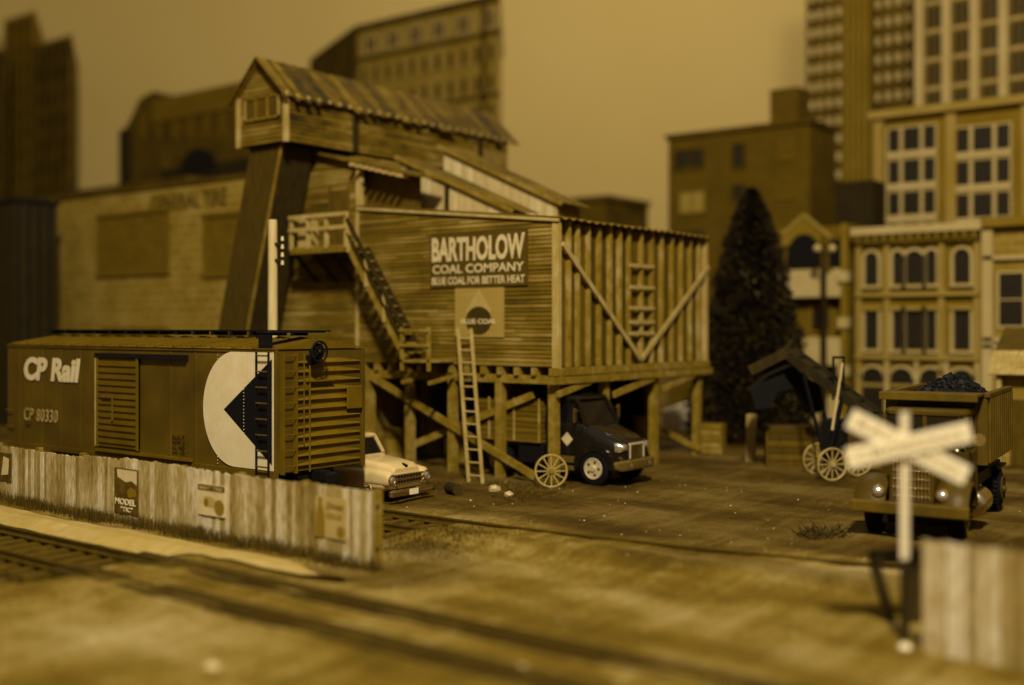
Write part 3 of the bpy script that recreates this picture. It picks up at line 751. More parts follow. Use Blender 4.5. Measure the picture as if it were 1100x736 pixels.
# door on the tower, landing, stairs
dd = MB(); dd.box(-30.55,-29.65,NX-0.10,NX-0.04,7.9,10.0); dd.box(-30.62,-30.55,NX-0.13,NX-0.04,7.9,10.1); dd.box(-29.65,-29.58,NX-0.13,NX-0.04,7.9,10.1)
dd.build('door', M['dark_wall'], cb)
LZ = 7.86
l = MB()
for i in range(16): l.box(-31.4+i*0.185, -31.4+i*0.185+0.17, 27.55, 28.8, LZ-0.08, LZ)
l.box(-31.4,-28.45,27.55,27.65,LZ-0.25,LZ-0.08); l.build('landing', M['timber'], cb)
for x in (-31.3,-30.3,-29.4,-28.55): MB().beam((x,27.65,LZ-0.2),(x,28.78,LZ-1.2),0.12,0.12).build('bracket', M['timber_dark'], cb)
for x in (-31.35,-30.45,-29.5,-28.5): MB().box(x-0.06,x+0.06,27.52,27.64,LZ-0.1,LZ+1.15).build('post', M['trim'], cb)
for z in (0.62, 1.08): MB().box(-31.4,-28.45,27.46,27.52,LZ+z-0.07,LZ+z+0.07).build('handrail', M['trim'], cb)
for y in (28.2,): MB().box(-31.41,-31.33,27.66,28.8,LZ+1.0,LZ+1.1).build('handrail', M['trim'], cb)
MB().box(-31.2,-30.6,27.75,28.2,LZ,LZ+0.95).build('locker', M['trim'], cb)
sa, sb = Vector((-28.45,27.65,LZ-0.1)), Vector((-25.75,27.65,3.92))
stt = MB().beam(sa,sb,0.08,0.22,up=(0,0,1)).build('stairs', M['timber'], cb)
MB().beam(sa+Vector((0,0.85,0)),sb+Vector((0,0.85,0)),0.08,0.30).build('stringer', M['timber_dark'], stt)
for i in range(12):
    q = sa.lerp(sb,(i+0.5)/12); MB().box(q.x-0.14,q.x+0.14,27.69,28.46,q.z-0.02,q.z+0.035).build('tread', M['timber'], stt)
for f in (0.02,0.34,0.66,0.98):
    q = sa.lerp(sb,f); MB().box(q.x-0.05,q.x+0.05,27.54,27.62,q.z-0.1,q.z+1.0).build('baluster', M['trim'], stt)
MB().beam(sa+Vector((0,-0.1,1.0)),sb+Vector((0,-0.1,0.95)),0.06,0.14).build('handrail', M['timber_dark'], stt)
MB().beam(sa+Vector((0,-0.1,0.5)),sb+Vector((0,-0.1,0.5)),0.05,0.08).build('handrail', M['timber_dark'], stt)
l = MB()
for i in range(7): l.box(-25.85+i*0.185,-25.85+i*0.185+0.17,27.5,28.78,3.78,3.86)
l.build('landing', M['timber'], cb)
for x in (-25.8,-24.6): 
    MB().box(x-0.05,x+0.05,27.5,27.6,3.5,4.95).build('post', M['timber'], cb)
    MB().beam((x,27.55,3.1),(x,28.85,3.3),0.1,0.12).build('bracket', M['timber'], cb)
for z in (4.35,4.85): MB().box(-25.85,-24.55,27.44,27.5,z-0.05,z+0.05).build('handrail', M['timber'], cb)
# lean-to roof over the tower and roof shed
MB().prism([(-33.75,28.55,ttop(-33.75)+0.03),(-26.6,28.55,ttop(-26.6)+0.03),(-26.6,28.55,ttop(-26.6)+0.13),(-33.75,28.55,ttop(-33.75)+0.13)],(0,2.0,0)).build('roof', M['roof_boards'], cb)
for i in range(8):
    x = -29.1+i*0.33; MB().box(x-0.06,x+0.06,28.35,28.9,ttop(x)-0.10,ttop(x)+0.02).build('rafter', M['trim'], cb)
w = MB(); y = 29.3
w.prism([(-29.2,y,9.2),(-27.35,y,8.95),(-27.35,y,ttop(-27.35)),(-29.2,y,ttop(-29.2))],(0,0.9,0)); w.build('shed_wall', M['dark_wall'], cb)
MB().box(-29.22,-29.02,28.75,28.95,9.2,ttop(-29.1)).build('post', M['trim'], cb)
# stepped board sheds behind with their sloping roofs
def shed(N, xl, zl, xr, zr, d, zb=8.6):
    w = MB(); x = xl
    sl = (zr-zl)/(xr-xl)
    while x < xr-0.01:
        x2 = min(xr, x+random.uniform(.16,.28)); a, b = zl+sl*(x-xl)-0.12, zl+sl*(x2-xl)-0.12
        w.prism([(x+0.005,N,zb),(x2-0.005,N,zb),(x2-0.005,N,max(zb+0.02,b)),(x+0.005,N,max(zb+0.02,a))],(0,0.05,0)); x = x2
    w.build('shed_wall', M['clap_pale'], cb)
    MB().prism([(xl,N+0.06,zb-0.3),(xr,N+0.06,zb-0.3),(xr,N+0.06,max(zb,zr-0.14)),(xl,N+0.06,zl-0.14)],(0,d-0.1,0)).build('shed_wall', M['clap'], cb)
    r_ = MB(); y = N-0.1
    while y < N+d:
        wd = random.uniform(.2,.3); j = random.uniform(0,.02)
        r_.prism([(xl-0.2,y,zl-sl*0.2*0+j),(xr+0.35+random.uniform(-.1,.15),y,zr+sl*0.35+j),(xr+0.35,y,zr+sl*0.35+0.06+j),(xl-0.2,y,zl+0.06+j)],(0,wd-0.01,0)); y += wd
    r_.build('roof', M['roof_boards'], cb)
    MB().beam((xl-0.2,N-0.13,zl),(xr+0.3,N-0.13,zr+sl*0.3),0.06,0.14).build('roof_trim', M['timber'], cb)
shed(31.2, -29.3, 11.45, -24.1, 9.15, 1.3)
shed(32.9, -28.6, 12.0, -23.2, 9.5, 1.5)
MB().box(-28.9,-28.75,31.1,31.2,8.8,11.2).build('post', M['timber_dark'], cb); MB().box(-27.0,-26.85,31.1,31.2,8.8,10.2).build('post', M['timber_dark'], cb)
# elevated gallery
gx0, gx1, gy0, gy1, gz0, gz1, gzr = -33.32, -30.75, 26.8, 39.7, 11.64, 13.42, 14.70
ga = MB(); gm = (gx0+gx1)/2
z = gz0
while z < gzr-0.15:
    if z < gz1: xa, xb = gx0, gx1
    else:
        k = (gzr-z-0.1)/(gzr-gz1); xa, xb = gm-(gm-gx0)*k, gm+(gx1-gm)*k
    ga.add([(xa,gy0-0.04,z),(xb,gy0-0.04,z),(xb,gy0+0.05,z),(xa,gy0+0.05,z),(xa,gy0-0.01,z+0.16),(xb,gy0-0.01,z+0.16),(xb,gy0+0.05,z+0.16),(xa,gy0+0.05,z+0.16)],
           [(0,3,2,1),(4,5,6,7),(0,1,5,4),(1,2,6,5),(2,3,7,6),(3,0,4,7)]); z += 0.162
ga.build('gable_wall', M['clap'], cb)
ga = MB(); ga.prism([(gx0,gy0+0.06,gz0),(gx1-0.03,gy0+0.06,gz0),(gx1-0.03,gy0+0.06,gz1),(gm,gy0+0.06,gzr-0.1),(gx0,gy0+0.06,gz1)],(0,gy1-gy0,0)); 
ga.build('wall', M['dark_wall'], cb)
ga = MB(); z = gz0
while z < gz1-0.02:
    y = gy0
    while y < gy1:
        y2 = min(gy1, y+random.uniform(1.5,4.5)); ga.add([(gx1+0.045,y,z),(gx1+0.045,y2,z),(gx1-0.03,y2,z),(gx1-0.03,y,z),(gx1+0.012,y,z+0.16),(gx1+0.012,y2,z+0.16),(gx1-0.03,y2,z+0.16),(gx1-0.03,y,z+0.16)],
           [(0,3,2,1),(4,5,6,7),(0,1,5,4),(1,2,6,5),(2,3,7,6),(3,0,4,7)]); y = y2
    z += 0.162
ga.build('wall', M['clap'], cb)
for (x, y) in ((gx0-0.02,gy0-0.06),(gx1+0.02,gy0-0.06)): MB().box(x-0.09,x+0.09,y-0.04,y+0.1,gz0-0.05,gz1).build('corner_post', M['trim'], cb)
yk, _ = onT(381,130,gx1); MB().box(gx1+0.02,gx1+0.09,yk-0.15,yk+0.15,gz0,gz1).build('post', M['timber_dark'], cb)
yk, _ = onT(515,130,gx1); MB().box(gx1+0.02,gx1+0.09,yk-0.15,yk+0.15,gz0,gz1).build('post', M['timber_dark'], cb)
wn = MB(); 
for (a, b_, c, d_) in ((-32.95,-31.05,12.50,12.58),(-32.95,-31.05,13.30,13.36),(-32.95,-32.88,12.5,13.36),(-31.12,-31.05,12.5,13.36),(-32.35,-32.29,12.5,13.36),(-31.70,-31.64,12.5,13.36)): wn.box(a,b_,gy0-0.11,gy0-0.02,c,d_)
wo = wn.build('window', M['timber'], cb); MB().box(-32.9,-31.1,gy0-0.065,gy0-0.03,12.54,13.32).build('pane', M['bld_umber'], wo)
rf = MB(); y = gy0-0.35
while y < gy1+0.35:
    wd = random.uniform(.18,.3)
    for s_, xe in ((1,gx1),(-1,gx0)):
        ov = 0.30+random.uniform(-.10,.12); j = random.uniform(0,.035); hw = abs(xe-gm); sl = (gzr-gz1)/hw
        rf.add([(gm,y,gzr+j),(gm,y+wd-0.02,gzr+j),(xe+s_*ov,y+wd-0.02,gz1-sl*ov+j),(xe+s_*ov,y,gz1-sl*ov+j),(gm,y,gzr+0.05+j),(gm,y+wd-0.02,gzr+0.05+j),(xe+s_*ov,y+wd-0.02,gz1-sl*ov+0.05+j),(xe+s_*ov,y,gz1-sl*ov+0.05+j)],
               [(0,3,2,1),(4,5,6,7),(0,1,5,4),(1,2,6,5),(2,3,7,6),(3,0,4,7)])
    y += wd
rf.build('gallery_roof', M['roof_boards'], cb)
for i in range(26):
    y = gy0-0.2+i*0.52; MB().box(gx1+0.0,gx1+0.28,y-0.05,y+0.05,gz1-0.22,gz1-0.10).build('rafter', M['trim'], cb)
# inclined elevator leg
def leg(mb, x0, x1, y0, y1_, zt, zb, sh):
    mb.add([(x0+sh,y0,zb),(x1+sh,y0,zb),(x1+sh,y1_,zb),(x0+sh,y1_,zb),(x0,y0,zt),(x1,y0,zt),(x1,y1_,zt),(x0,y1_,zt)],
           [(0,3,2,1),(4,5,6,7),(0,1,5,4),(1,2,6,5),(2,3,7,6),(3,0,4,7)]); return mb
SH = -3.3
for i in range(7):
    xa = -32.95+i*0.25
    m_ = leg(MB(), xa+0.01, xa+0.24, 27.0, 27.06, 11.62, 0, SH); m_.build('leg_board', M['timber_brown'], cb)
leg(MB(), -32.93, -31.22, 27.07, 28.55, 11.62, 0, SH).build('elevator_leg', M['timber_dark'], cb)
leg(MB(), -31.25, -31.19, 26.97, 27.06, 11.62, 0, SH).build('leg_board', M['timber'], cb)
MB().box(-33.0,-31.0,26.9,28.75,11.55,11.635).build('gallery_floor', M['black'], cb)
# ================================================================ things round the bunker
la = Vector((-22.72,27.35,0)); lb = Vector((-24.25,28.62,4.9)); dv = Vector((0.52,0.06,0))
o = thing('ladder', 'tall wooden ladder leaning against the bunker deck beside the lower stair landing', 'ladder', la)
MB().beam(la,lb,0.075,0.09,up=(0,1,0)).build('side_rail', M['trim'], o); MB().beam(la+dv,lb+dv,0.075,0.09,up=(0,1,0)).build('side_rail', M['trim'], o)
for i in range(12):
    q = la.lerp(lb,(i+0.6)/12.4); MB().cyl(q,q+dv,0.03,n=8).build('rung', M['trim'], o)

def wagon_wheel(name, label, c, ax, r, group, ns=12):
    o = thing(name, label, 'wheel', (c[0],c[1],c[2]-r), 0, group)
    mb = MB(); mb.ring(c, ax, r-0.03, 0.035, 36, 8, 1.3); mb.build('rim', M['trim'], o, smooth=True)
    a = Vector(ax).normalized(); u = a.cross(Vector((0,0,1))).normalized(); v = u.cross(a); C = Vector(c)
    for i in range(ns):
        t = 2*math.pi*i/ns; e_ = C + (r-0.05)*(math.cos(t)*u+math.sin(t)*v); MB().beam(C, e_, 0.035, 0.035, up=tuple(a)).build('spoke', M['trim'], o)
    MB().cyl(C-a*0.08, C+a*0.08, 0.085, n=14).build('hub', M['timber'], o)
    return o
q = at(592, 512, 34.6); wagon_wheel('wagon_wheel', 'spoked wagon wheel leaning on the corner post of the trestle by the dark truck', (q.x,q.y,0.5), tuple(W(0.12,-1,0.12)), 0.52, None)

# pale pole by the boxcar
x, y = W(-0.2142*34.8, 34.8).xy
o = thing('utility_pole', 'pale wooden pole with small insulators standing behind the boxcar', 'pole', (x,y,0))
MB().cyl((x,y,-0.1),(x,y,8.3),0.17,0.14,n=12).build('shaft', M['pole'], o, smooth=True)
m_ = MB(); q = W(-0.2142*34.8+0.30,34.8)
m_.box(x,q.x,y-0.04,y+0.3,7.0,7.08); m_.box(x,q.x,y-0.04,y+0.3,7.5,7.58); m_.build('bracket', M['timber_dark'], o)
for z in (6.9,7.15,7.4,7.65): MB().cyl((q.x,q.y,z),(q.x,q.y,z+0.13),0.05,0.035,n=8).build('insulator', M['decal_pale'], o)

# under the trestle
def crate(label, px, py, w_, d_, h_, m, rot=0.2):
    x, y = gnd(px, py); o = thing('crate', label, 'crate', (x,y,0), rot)
    b = MB(); b.box(-w_/2+0.03,w_/2-0.03,-d_/2+0.03,d_/2-0.03,0.02,h_-0.02)
    b.build('box', M['dark_wall'], o, local=True)
    b = MB(); k = max(2,int(h_/0.22))
    for i in range(k):
        z0 = h_*i/k+0.02; z1 = h_*(i+1)/k-0.02
        b.box(-w_/2,w_/2,-d_/2,-d_/2+0.03,z0,z1); b.box(w_/2-0.03,w_/2,-d_/2+0.031,d_/2,z0,z1)
    for sx in (-1,1): b.box(sx*w_/2-0.06,sx*w_/2+0.02,-d_/2-0.03,-d_/2+0.05,0,h_)
    b.build('slats', m, o, local=True); return o
crate('small slatted crate with two dark holes beside the far trestle post', 766, 487, 0.85, 0.7, 1.2, M['timber'])
crate('wide pale stone-coloured crate behind the loader wheels', 845, 500, 1.5, 1.3, 1.45, M['dark_wall'], 0.55)
crate('low brown crate in the shade under the bunker', 683, 470, 1.6, 1.0, 0.9, M['timber'], 0.3)
x, y = at(806,495,41).xy
single(MB().beam((x,y,-0.1),(x+0.05,y,1.75),0.3,0.25,up=(0,1,0)), 'wooden_post', M['trim'], 'short leaning timber post between the conifer and the pale crate', 'post', (x,y,0))
q0 = gnd(726,461); x, y = q0; o = MB(); r_ = W(0.62,0); f_ = W(0,0.5)
o.prism([Vector((x,y,0))-r_, Vector((x,y,0))+r_, Vector((x,y,1.28))+r_, Vector((x,y,0.85))-r_], f_)
single(o, 'pale_hopper', M['white'], 'pale slant-topped bin seen beneath the far end of the bunker', 'bin', (x,y,0))
for i, (px, py, lb) in enumerate(((668,462,'rusty drum behind the hood of the dark truck under the bunker'),(690,464,'second rusty drum nearest the far post under the bunker'))):
    v = at(px,py,43.5); mb = MB(); mb.cyl((v.x,v.y,0),(v.x,v.y,0.95+0.5*i),0.4,n=18); mb.ring((v.x,v.y,0.5),(0,0,1),0.4,0.025,18,6)
    single(mb,'drum',M['timber'],lb,'drum',(v.x,v.y,0),'drums under the bunker',smooth=True)

for (px_, Y_, h_, r_, lb) in ((466,43.0,1.6,0.42,'tall drum under the bunker left of the ladder'),(425,42.0,1.2,0.45,'squat drum in the shade nearest the boxcar end'),(497,41.0,2.0,0.33,'narrow tall drum directly behind the ladder')):
    v = at(px_,460,Y_); mb = MB(); mb.cyl((v.x,v.y,-0.05),(v.x,v.y,h_),r_,n=18)
    for k in (0.3,0.7): mb.ring((v.x,v.y,h_*k),(0,0,1),r_,0.025,18,6)
    single(mb,'drum',M['timber'],lb,'drum',(v.x,v.y,0),'drums under the bunker',smooth=True)
# ================================================================ CONIFER
def conifer(label, X, Y, h, r):
    p = W(X, Y); o = thing('conifer_tree', label, 'tree', (p.x,p.y,0))
    MB().cyl((p.x,p.y,-0.1),(p.x,p.y,h*0.95),0.22,0.03,n=8).build('trunk', M['bark'], o)
    mb = MB(); 
    for i in range(30000):
        f = random.random()**1.25; z = 0.35+(h-0.35)*(1-f) if False else 0.3+(h-0.3)*f*0.995
        f2 = 1-(z-0.3)/(h-0.3)
        prof = r*max(0.0,f2)**0.62*(0.97+0.10*noise.noise(Vector((z*1.2, 3, 1))))
        a = random.uniform(0, 2*math.pi)
        lump = 1+0.16*noise.noise(Vector((math.cos(a)*2.2, math.sin(a)*2.2, z*1.5)))
        rr_ = prof*lump*random.random()**0.5
        c = Vector((p.x+rr_*math.cos(a), p.y+rr_*math.sin(a), z))
        s_ = random.uniform(.05,.13); d = Vector((math.cos(a)+random.uniform(-.5,.5), math.sin(a)+random.uniform(-.5,.5), random.uniform(-.5,.5))).normalized()*s_*1.6
        e_ = d.cross(Vector((random.uniform(-1,1),random.uniform(-1,1),random.uniform(-1,1)))).normalized()*s_*0.6
        mb.add([c-e_, c+d, c+e_, c-d*0.5],[(0,1,2,3)])
    mb.build('crown', M['leaf'], o)
conifer('tall dark conical conifer standing right of the coal bunker', 10.4, 48.5, 11.0, 2.95)

# ================================================================ VEHICLES
def rr(x, cy, cz, w, h, r=0.3, n=5):      # rounded rectangle ring in a plane x = const
    r = min(r, w/2-1e-3, h/2-1e-3); out = []
    for (sy, sz, a0) in ((1,1,0),(-1,1,90),(-1,-1,180),(1,-1,270)):
        for i in range(n+1):
            a = R(a0+90*i/n); out.append(Vector((x, cy+sy*(w/2-r)+r*math.cos(a), cz+sz*(h/2-r)+r*math.sin(a))))
    return out
def wheel(par, x, y, r, w_, rim='steel', side=-1, spokes=0):
    o = thing_part = bpy.data.objects.new('wheel', None); COL.objects.link(o); o.parent = par; o.location = (x,y,r); o['_base'] = [0,0,0]
    t = MB(); t.cyl((0,-w_/2,0),(0,w_/2,0),r*0.72,n=28); t.ring((0,0,0),(0,1,0),r-w_*0.36,w_*0.36,36,10,1.35)
    for i in range(30):
        a = 2*math.pi*i/30; d = Vector((math.cos(a),0,math.sin(a))); t.beam(d*(r-0.035)+Vector((0,-w_*0.4,0)), d*(r-0.035)+Vector((0,w_*0.4,0)), 0.05, 0.07, up=tuple(d))
    t.build('tyre', M['tyre'], o, smooth=True, local=True)
    q = MB(); q.cyl((0,side*w_*0.45,0),(0,side*w_*0.56,0),r*0.60,r*0.56,n=26); q.ring((0,side*w_*0.56,0),(0,1,0),r*0.58,0.025,26,6)
    q.cyl((0,side*w_*0.56,0),(0,side*w_*0.72,0),r*0.2,r*0.16,n=16)
    q.build('rim', M[rim], o, smooth=True, local=True)
    q = MB()
    for i in range(5):
        a = 2*math.pi*i/5; q.cyl((r*0.38*math.cos(a),side*w_*0.55,r*0.38*math.sin(a)),(r*0.38*math.cos(a),side*w_*0.585,r*0.38*math.sin(a)),r*0.085,n=10)
    q.build('hub_hole', M['black'], o, local=True)
    return o

# cream pickup, front towards +x
pk = thing('pickup_truck', 'cream old pickup truck with round headlights peeking out behind the boxcar end', 'pickup truck', (-21.75, 23.55, 0.0), 0.0)
L_ = dict(local=True)
b = MB()
b.loft([rr(x,0,zc,w,h,0.18) for x,zc,w,h in ((-0.10,0.80,1.62,0.42),(-0.25,0.82,1.74,0.55),(-0.9,0.83,1.78,0.60),(-1.7,0.80,1.78,0.66),(-3.2,0.78,1.74,0.66),(-3.25,0.78,1.6,0.6))])
b.loft([rr(x,0,zc,w,h,0.16) for x,zc,w,h in ((-0.12,1.02,1.05,0.25),(-0.3,1.08,1.18,0.36),(-0.9,1.13,1.28,0.40),(-1.75,1.17,1.44,0.44))])
for s_ in (-1,1):
    b.loft([rr(x,s_*0.70,zc,w,h,0.16) for x,zc,w,h in ((-0.02,0.86,0.34,0.34),(-0.12,0.88,0.40,0.44),(-0.6,0.92,0.44,0.50),(-1.2,0.85,0.42,0.40),(-1.6,0.78,0.30,0.28))])
b.build('body', M['pickup'], pk, smooth=True, **L_)
c = MB(); c.loft([rr(x,0,1.78,w,h,0.07) for x,w,h in ((-1.98,1.20,0.05),(-2.05,1.40,0.14),(-2.6,1.46,0.18),(-3.1,1.40,0.14),(-3.15,1.2,0.05))])
for s_ in (-1,1):
    c.beam((-1.72,s_*0.70,1.30),(-2.04,s_*0.64,1.80),0.06,0.07); c.beam((-3.1,s_*0.70,1.1),(-3.08,s_*0.62,1.8),0.10,0.12); c.beam((-2.45,s_*0.71,1.1),(-2.45,s_*0.65,1.8),0.05,0.05)
c.box(-3.15,-1.7,-0.74,0.74,1.0,1.28)
cabp = c.build('cab', M['pickup'], pk, smooth=True, **L_)
MB().prism([(-1.75,-0.66,1.30),(-1.75,0.66,1.30),(-2.03,0.60,1.74),(-2.03,-0.60,1.74)],(-0.02,0,0)).build('windshield', M['glass'], cabp, **L_)
for s_ in (-1,1): MB().prism([(-1.85,s_*0.69,1.29),(-3.05,s_*0.69,1.29),(-3.05,s_*0.64,1.74),(-2.08,s_*0.64,1.74)],(0,0.015*s_,0)).build('side_window', M['glass'], cabp, **L_)
gr = MB()
gr.box(-0.06,0.0,-0.62,0.62,0.96,1.00); gr.box(-0.06,0.0,-0.62,0.62,0.72,0.76); gr.box(-0.05,0.012,-0.56,0.56,0.83,0.89)
for i in range(9): gr.box(-0.05,-0.005,-0.5+i*0.125-0.012,-0.5+i*0.125+0.012,0.76,0.96)
gr.build('grille', M['steel'], pk, bevel=0.01, **L_)
MB().box(-0.09,-0.035,-0.60,0.60,0.74,0.98).build('grille_recess', M['black'], pk, **L_)
for s_ in (-1,1):
    h = MB(); h.ring((0.0,s_*0.72,0.87),(1,0,0),0.13,0.03,24,8); hl = h.build('headlight', M['steel'], pk, smooth=True, **L_)
    MB().ball((-0.03,s_*0.72,0.87),0.125,14,8,(0.6,1,1)).build('lens', M['lens'], hl, smooth=True, **L_)
    MB().cyl((0.0,s_*0.55,0.66),(0.03,s_*0.55,0.66),0.045,n=10).build('indicator', M['steel'], pk, **L_)
bm_ = MB(); bm_.loft([rr(x,0,0.50,w,h,0.05) for x,w,h in ((0.02,1.80,0.14),(0.12,1.86,0.20),(0.16,1.70,0.16))])
bm_.build('bumper', M['steel'], pk, smooth=True, **L_)
MB().box(0.161,0.18,-0.17,0.17,0.42,0.58).build('licence_plate', M['white'], pk, **L_)
m_ = MB(); m_.cyl((-0.28,0,1.25),(-0.12,0,1.19),0.035,0.05,n=10); m_.build('hood_ornament', M['black'], pk, **L_)
bd = MB(); bd.box(-5.2,-3.3,-0.80,0.80,0.62,0.70)
for s_ in (-1,1): bd.box(-5.2,-3.3,s_*0.80-0.03,s_*0.80+0.03,0.62,1.15)
bd.box(-5.2,-5.14,-0.8,0.8,0.62,1.15); bd.build('cargo_bed', M['pickup'], pk, bevel=0.02, **L_)
MB().box(-5.0,-0.3,-0.55,0.55,0.33,0.55).build('chassis', M['black'], pk, **L_)
for x in (-0.85,-4.3):
    for s_ in (-1,1): wheel(pk, x, s_*0.76, 0.32, 0.2, 'dull_steel', s_)
for ch in pk.children:
    if ch.type == 'MESH': ch.location.z -= 0.08 if ch.name.startswith('cab') else 0.21

# dark stake truck under the bunker, front towards +x
tk = thing('stake_truck', 'glossy dark truck with rounded hood and brown stake bed parked under the bunker', 'truck', (-18.30, 30.30, 0.0), 0.0)
b = MB()
b.loft([rr(x,0,zc,w,h,r) for x,zc,w,h,r in ((0.0,1.02,1.25,0.50,0.2),(-0.10,1.05,1.52,0.66,0.26),(-0.35,1.10,1.72,0.80,0.30),(-0.75,1.19,1.86,0.94,0.30),(-1.32,1.35,1.96,1.08,0.26))])
for s_ in (-1,1):      # wheel arches
    pts = []
    for i in range(13): a = R(180*i/12); pts.append((-0.90+0.76*math.cos(a), s_*0.72, 0.56+0.72*math.sin(a)))
    pts2 = [(-0.90+0.56*math.cos(R(180-180*i/12)), s_*0.72, 0.52+0.55*math.sin(R(180-180*i/12))) for i in range(13)]
    b.prism(pts+pts2, (0,s_*0.40,0))
b.build('hood', M['navy'], tk, smooth=True, **L_)
c = MB()
c.loft([rr(x,0,zc,w,h,r) for x,zc,w,h,r in ((-1.25,1.28,2.0,1.14,0.12),(-1.35,1.30,2.06,1.22,0.12),(-2.75,1.30,2.06,1.22,0.12),(-2.8,1.3,2.0,1.15,0.12))])
c.loft([rr(x,0,2.66,w,h,0.08) for x,w,h in ((-1.62,1.50,0.06),(-1.72,1.78,0.16),(-2.3,1.86,0.22),(-2.75,1.82,0.16),(-2.8,1.6,0.08))])
for s_ in (-1,1):
    c.beam((-1.28,s_*0.96,1.85),(-1.70,s_*0.84,2.64),0.09,0.10); c.beam((-2.74,s_*0.97,1.85),(-2.74,s_*0.86,2.65),0.12,0.16); c.beam((-1.95,s_*0.98,1.85),(-1.98,s_*0.87,2.62),0.05,0.06)
c.box(-2.80,-2.72,-0.9,0.9,1.85,2.62)
cabp = c.build('cab', M['navy'], tk, smooth=True, **L_)
MB().prism([(-1.31,-0.90,1.87),(-1.31,0.90,1.87),(-1.70,0.80,2.58),(-1.70,-0.80,2.58)],(-0.02,0,0)).build('windshield', M['glass'], cabp, **L_)
for s_ in (-1,1):
    MB().prism([(-1.45,s_*0.955,1.88),(-2.70,s_*0.955,1.88),(-2.70,s_*0.87,2.56),(-1.78,s_*0.87,2.56)],(0,0.012*s_,0)).build('side_window', M['glass'], cabp, **L_)
    d_ = MB().box(-2.62,-1.42,s_*1.035,s_*1.052,0.92,1.84); dr = d_.build('door', M['navy'], cabp, bevel=0.008, **L_)
    MB().prism([(-2.15,s_*1.056,1.40),(-1.93,s_*1.056,1.18),(-1.71,s_*1.056,1.40),(-1.93,s_*1.056,1.62)],(0,0.008*s_,0)).build('emblem', M['poster_pale'], dr, **L_)
    MB().box(-2.55,-2.35,s_*1.05,s_*1.085,1.72,1.76).build('handle', M['steel'], dr, **L_)
    m_ = MB(); m_.box(-1.50,-1.44,s_*1.08-0.02,s_*1.30,2.3,2.34); m_.box(-1.52,-1.45,s_*1.20,s_*1.34,1.95,2.4); m_.build('mirror', M['steel'], tk, bevel=0.015, **L_)
    h = MB(); h.loft([rr(x,s_*0.66,1.20,w,h_,0.06) for x,w,h_ in ((-0.26,0.46,0.30),(-0.06,0.36,0.22),(0.02,0.22,0.12))]); h.build('headlight', M['lens'], tk, smooth=True, **L_)
    st_ = MB(); st_.box(-2.65,-1.65,s_*0.95,s_*1.12,0.42,0.56); st_.box(-2.65,-1.65,s_*0.95,s_*1.12,0.66,0.86); st_.build('step', M['dull_steel'], tk, bevel=0.02, **L_)
g_ = MB()
g_.box(-0.04,0.03,-0.44,-0.37,0.84,1.30); g_.box(-0.04,0.03,0.37,0.44,0.84,1.30); g_.box(-0.04,0.03,-0.44,0.44,1.26,1.33)
g_.build('grille_frame', M['rim'], tk, bevel=0.02, **L_)
g_ = MB()
for i in range(7): g_.box(-0.04,0.015,-0.36,0.36,0.86+i*0.06,0.885+i*0.06)
g_.build('grille', M['dull_steel'], tk, **L_)
bm_ = MB(); bm_.loft([rr(x,0,0.66,w,h,0.08) for x,w,h in ((-0.25,2.16,0.22),(0.0,2.08,0.32),(0.12,1.7,0.30),(0.16,1.3,0.24))]); bm_.build('bumper', M['dull_steel'], tk, smooth=True, **L_)
for s_ in (-1,1): MB().cyl((0.11,s_*0.55,0.66),(0.165,s_*0.55,0.66),0.07,n=14).build('fog_lamp', M['lens'], tk, **L_)
MB().box(-5.6,-0.4,-0.5,0.5,0.55,0.85).build('chassis', M['black'], tk, **L_)
bd = MB()
for i in range(7): bd.box(-5.6,-2.98,-1.04,-1.0,1.34+i*0.175,1.49+i*0.175); bd.box(-5.6,-2.98,1.0,1.04,1.34+i*0.175,1.49+i*0.175)
for i in range(7): bd.box(-3.0,-2.96,-1.0,1.0,1.34+i*0.175,1.49+i*0.175)
bd.box(-5.6,-2.98,-1.05,1.05,1.2,1.33); bd.build('cargo_bed', M['navy_body'], tk, **L_)
for x in (-3.03,-4.05,-5.1): MB().box(x-0.03,x+0.03,-1.085,-1.041,1.22,2.62).build('stake', M['stud'], tk, **L_)
MB().box(-4.0,-2.95,-0.95,-0.55,0.5,1.15).build('side_tank', M['black'], tk, bevel=0.05, **L_)
for s_ in (-1,1):
    wheel(tk, -0.90, s_*0.97, 0.54, 0.28, 'rim', s_); wheel(tk, -4.7, s_*0.92, 0.54, 0.36, 'steel', s_)

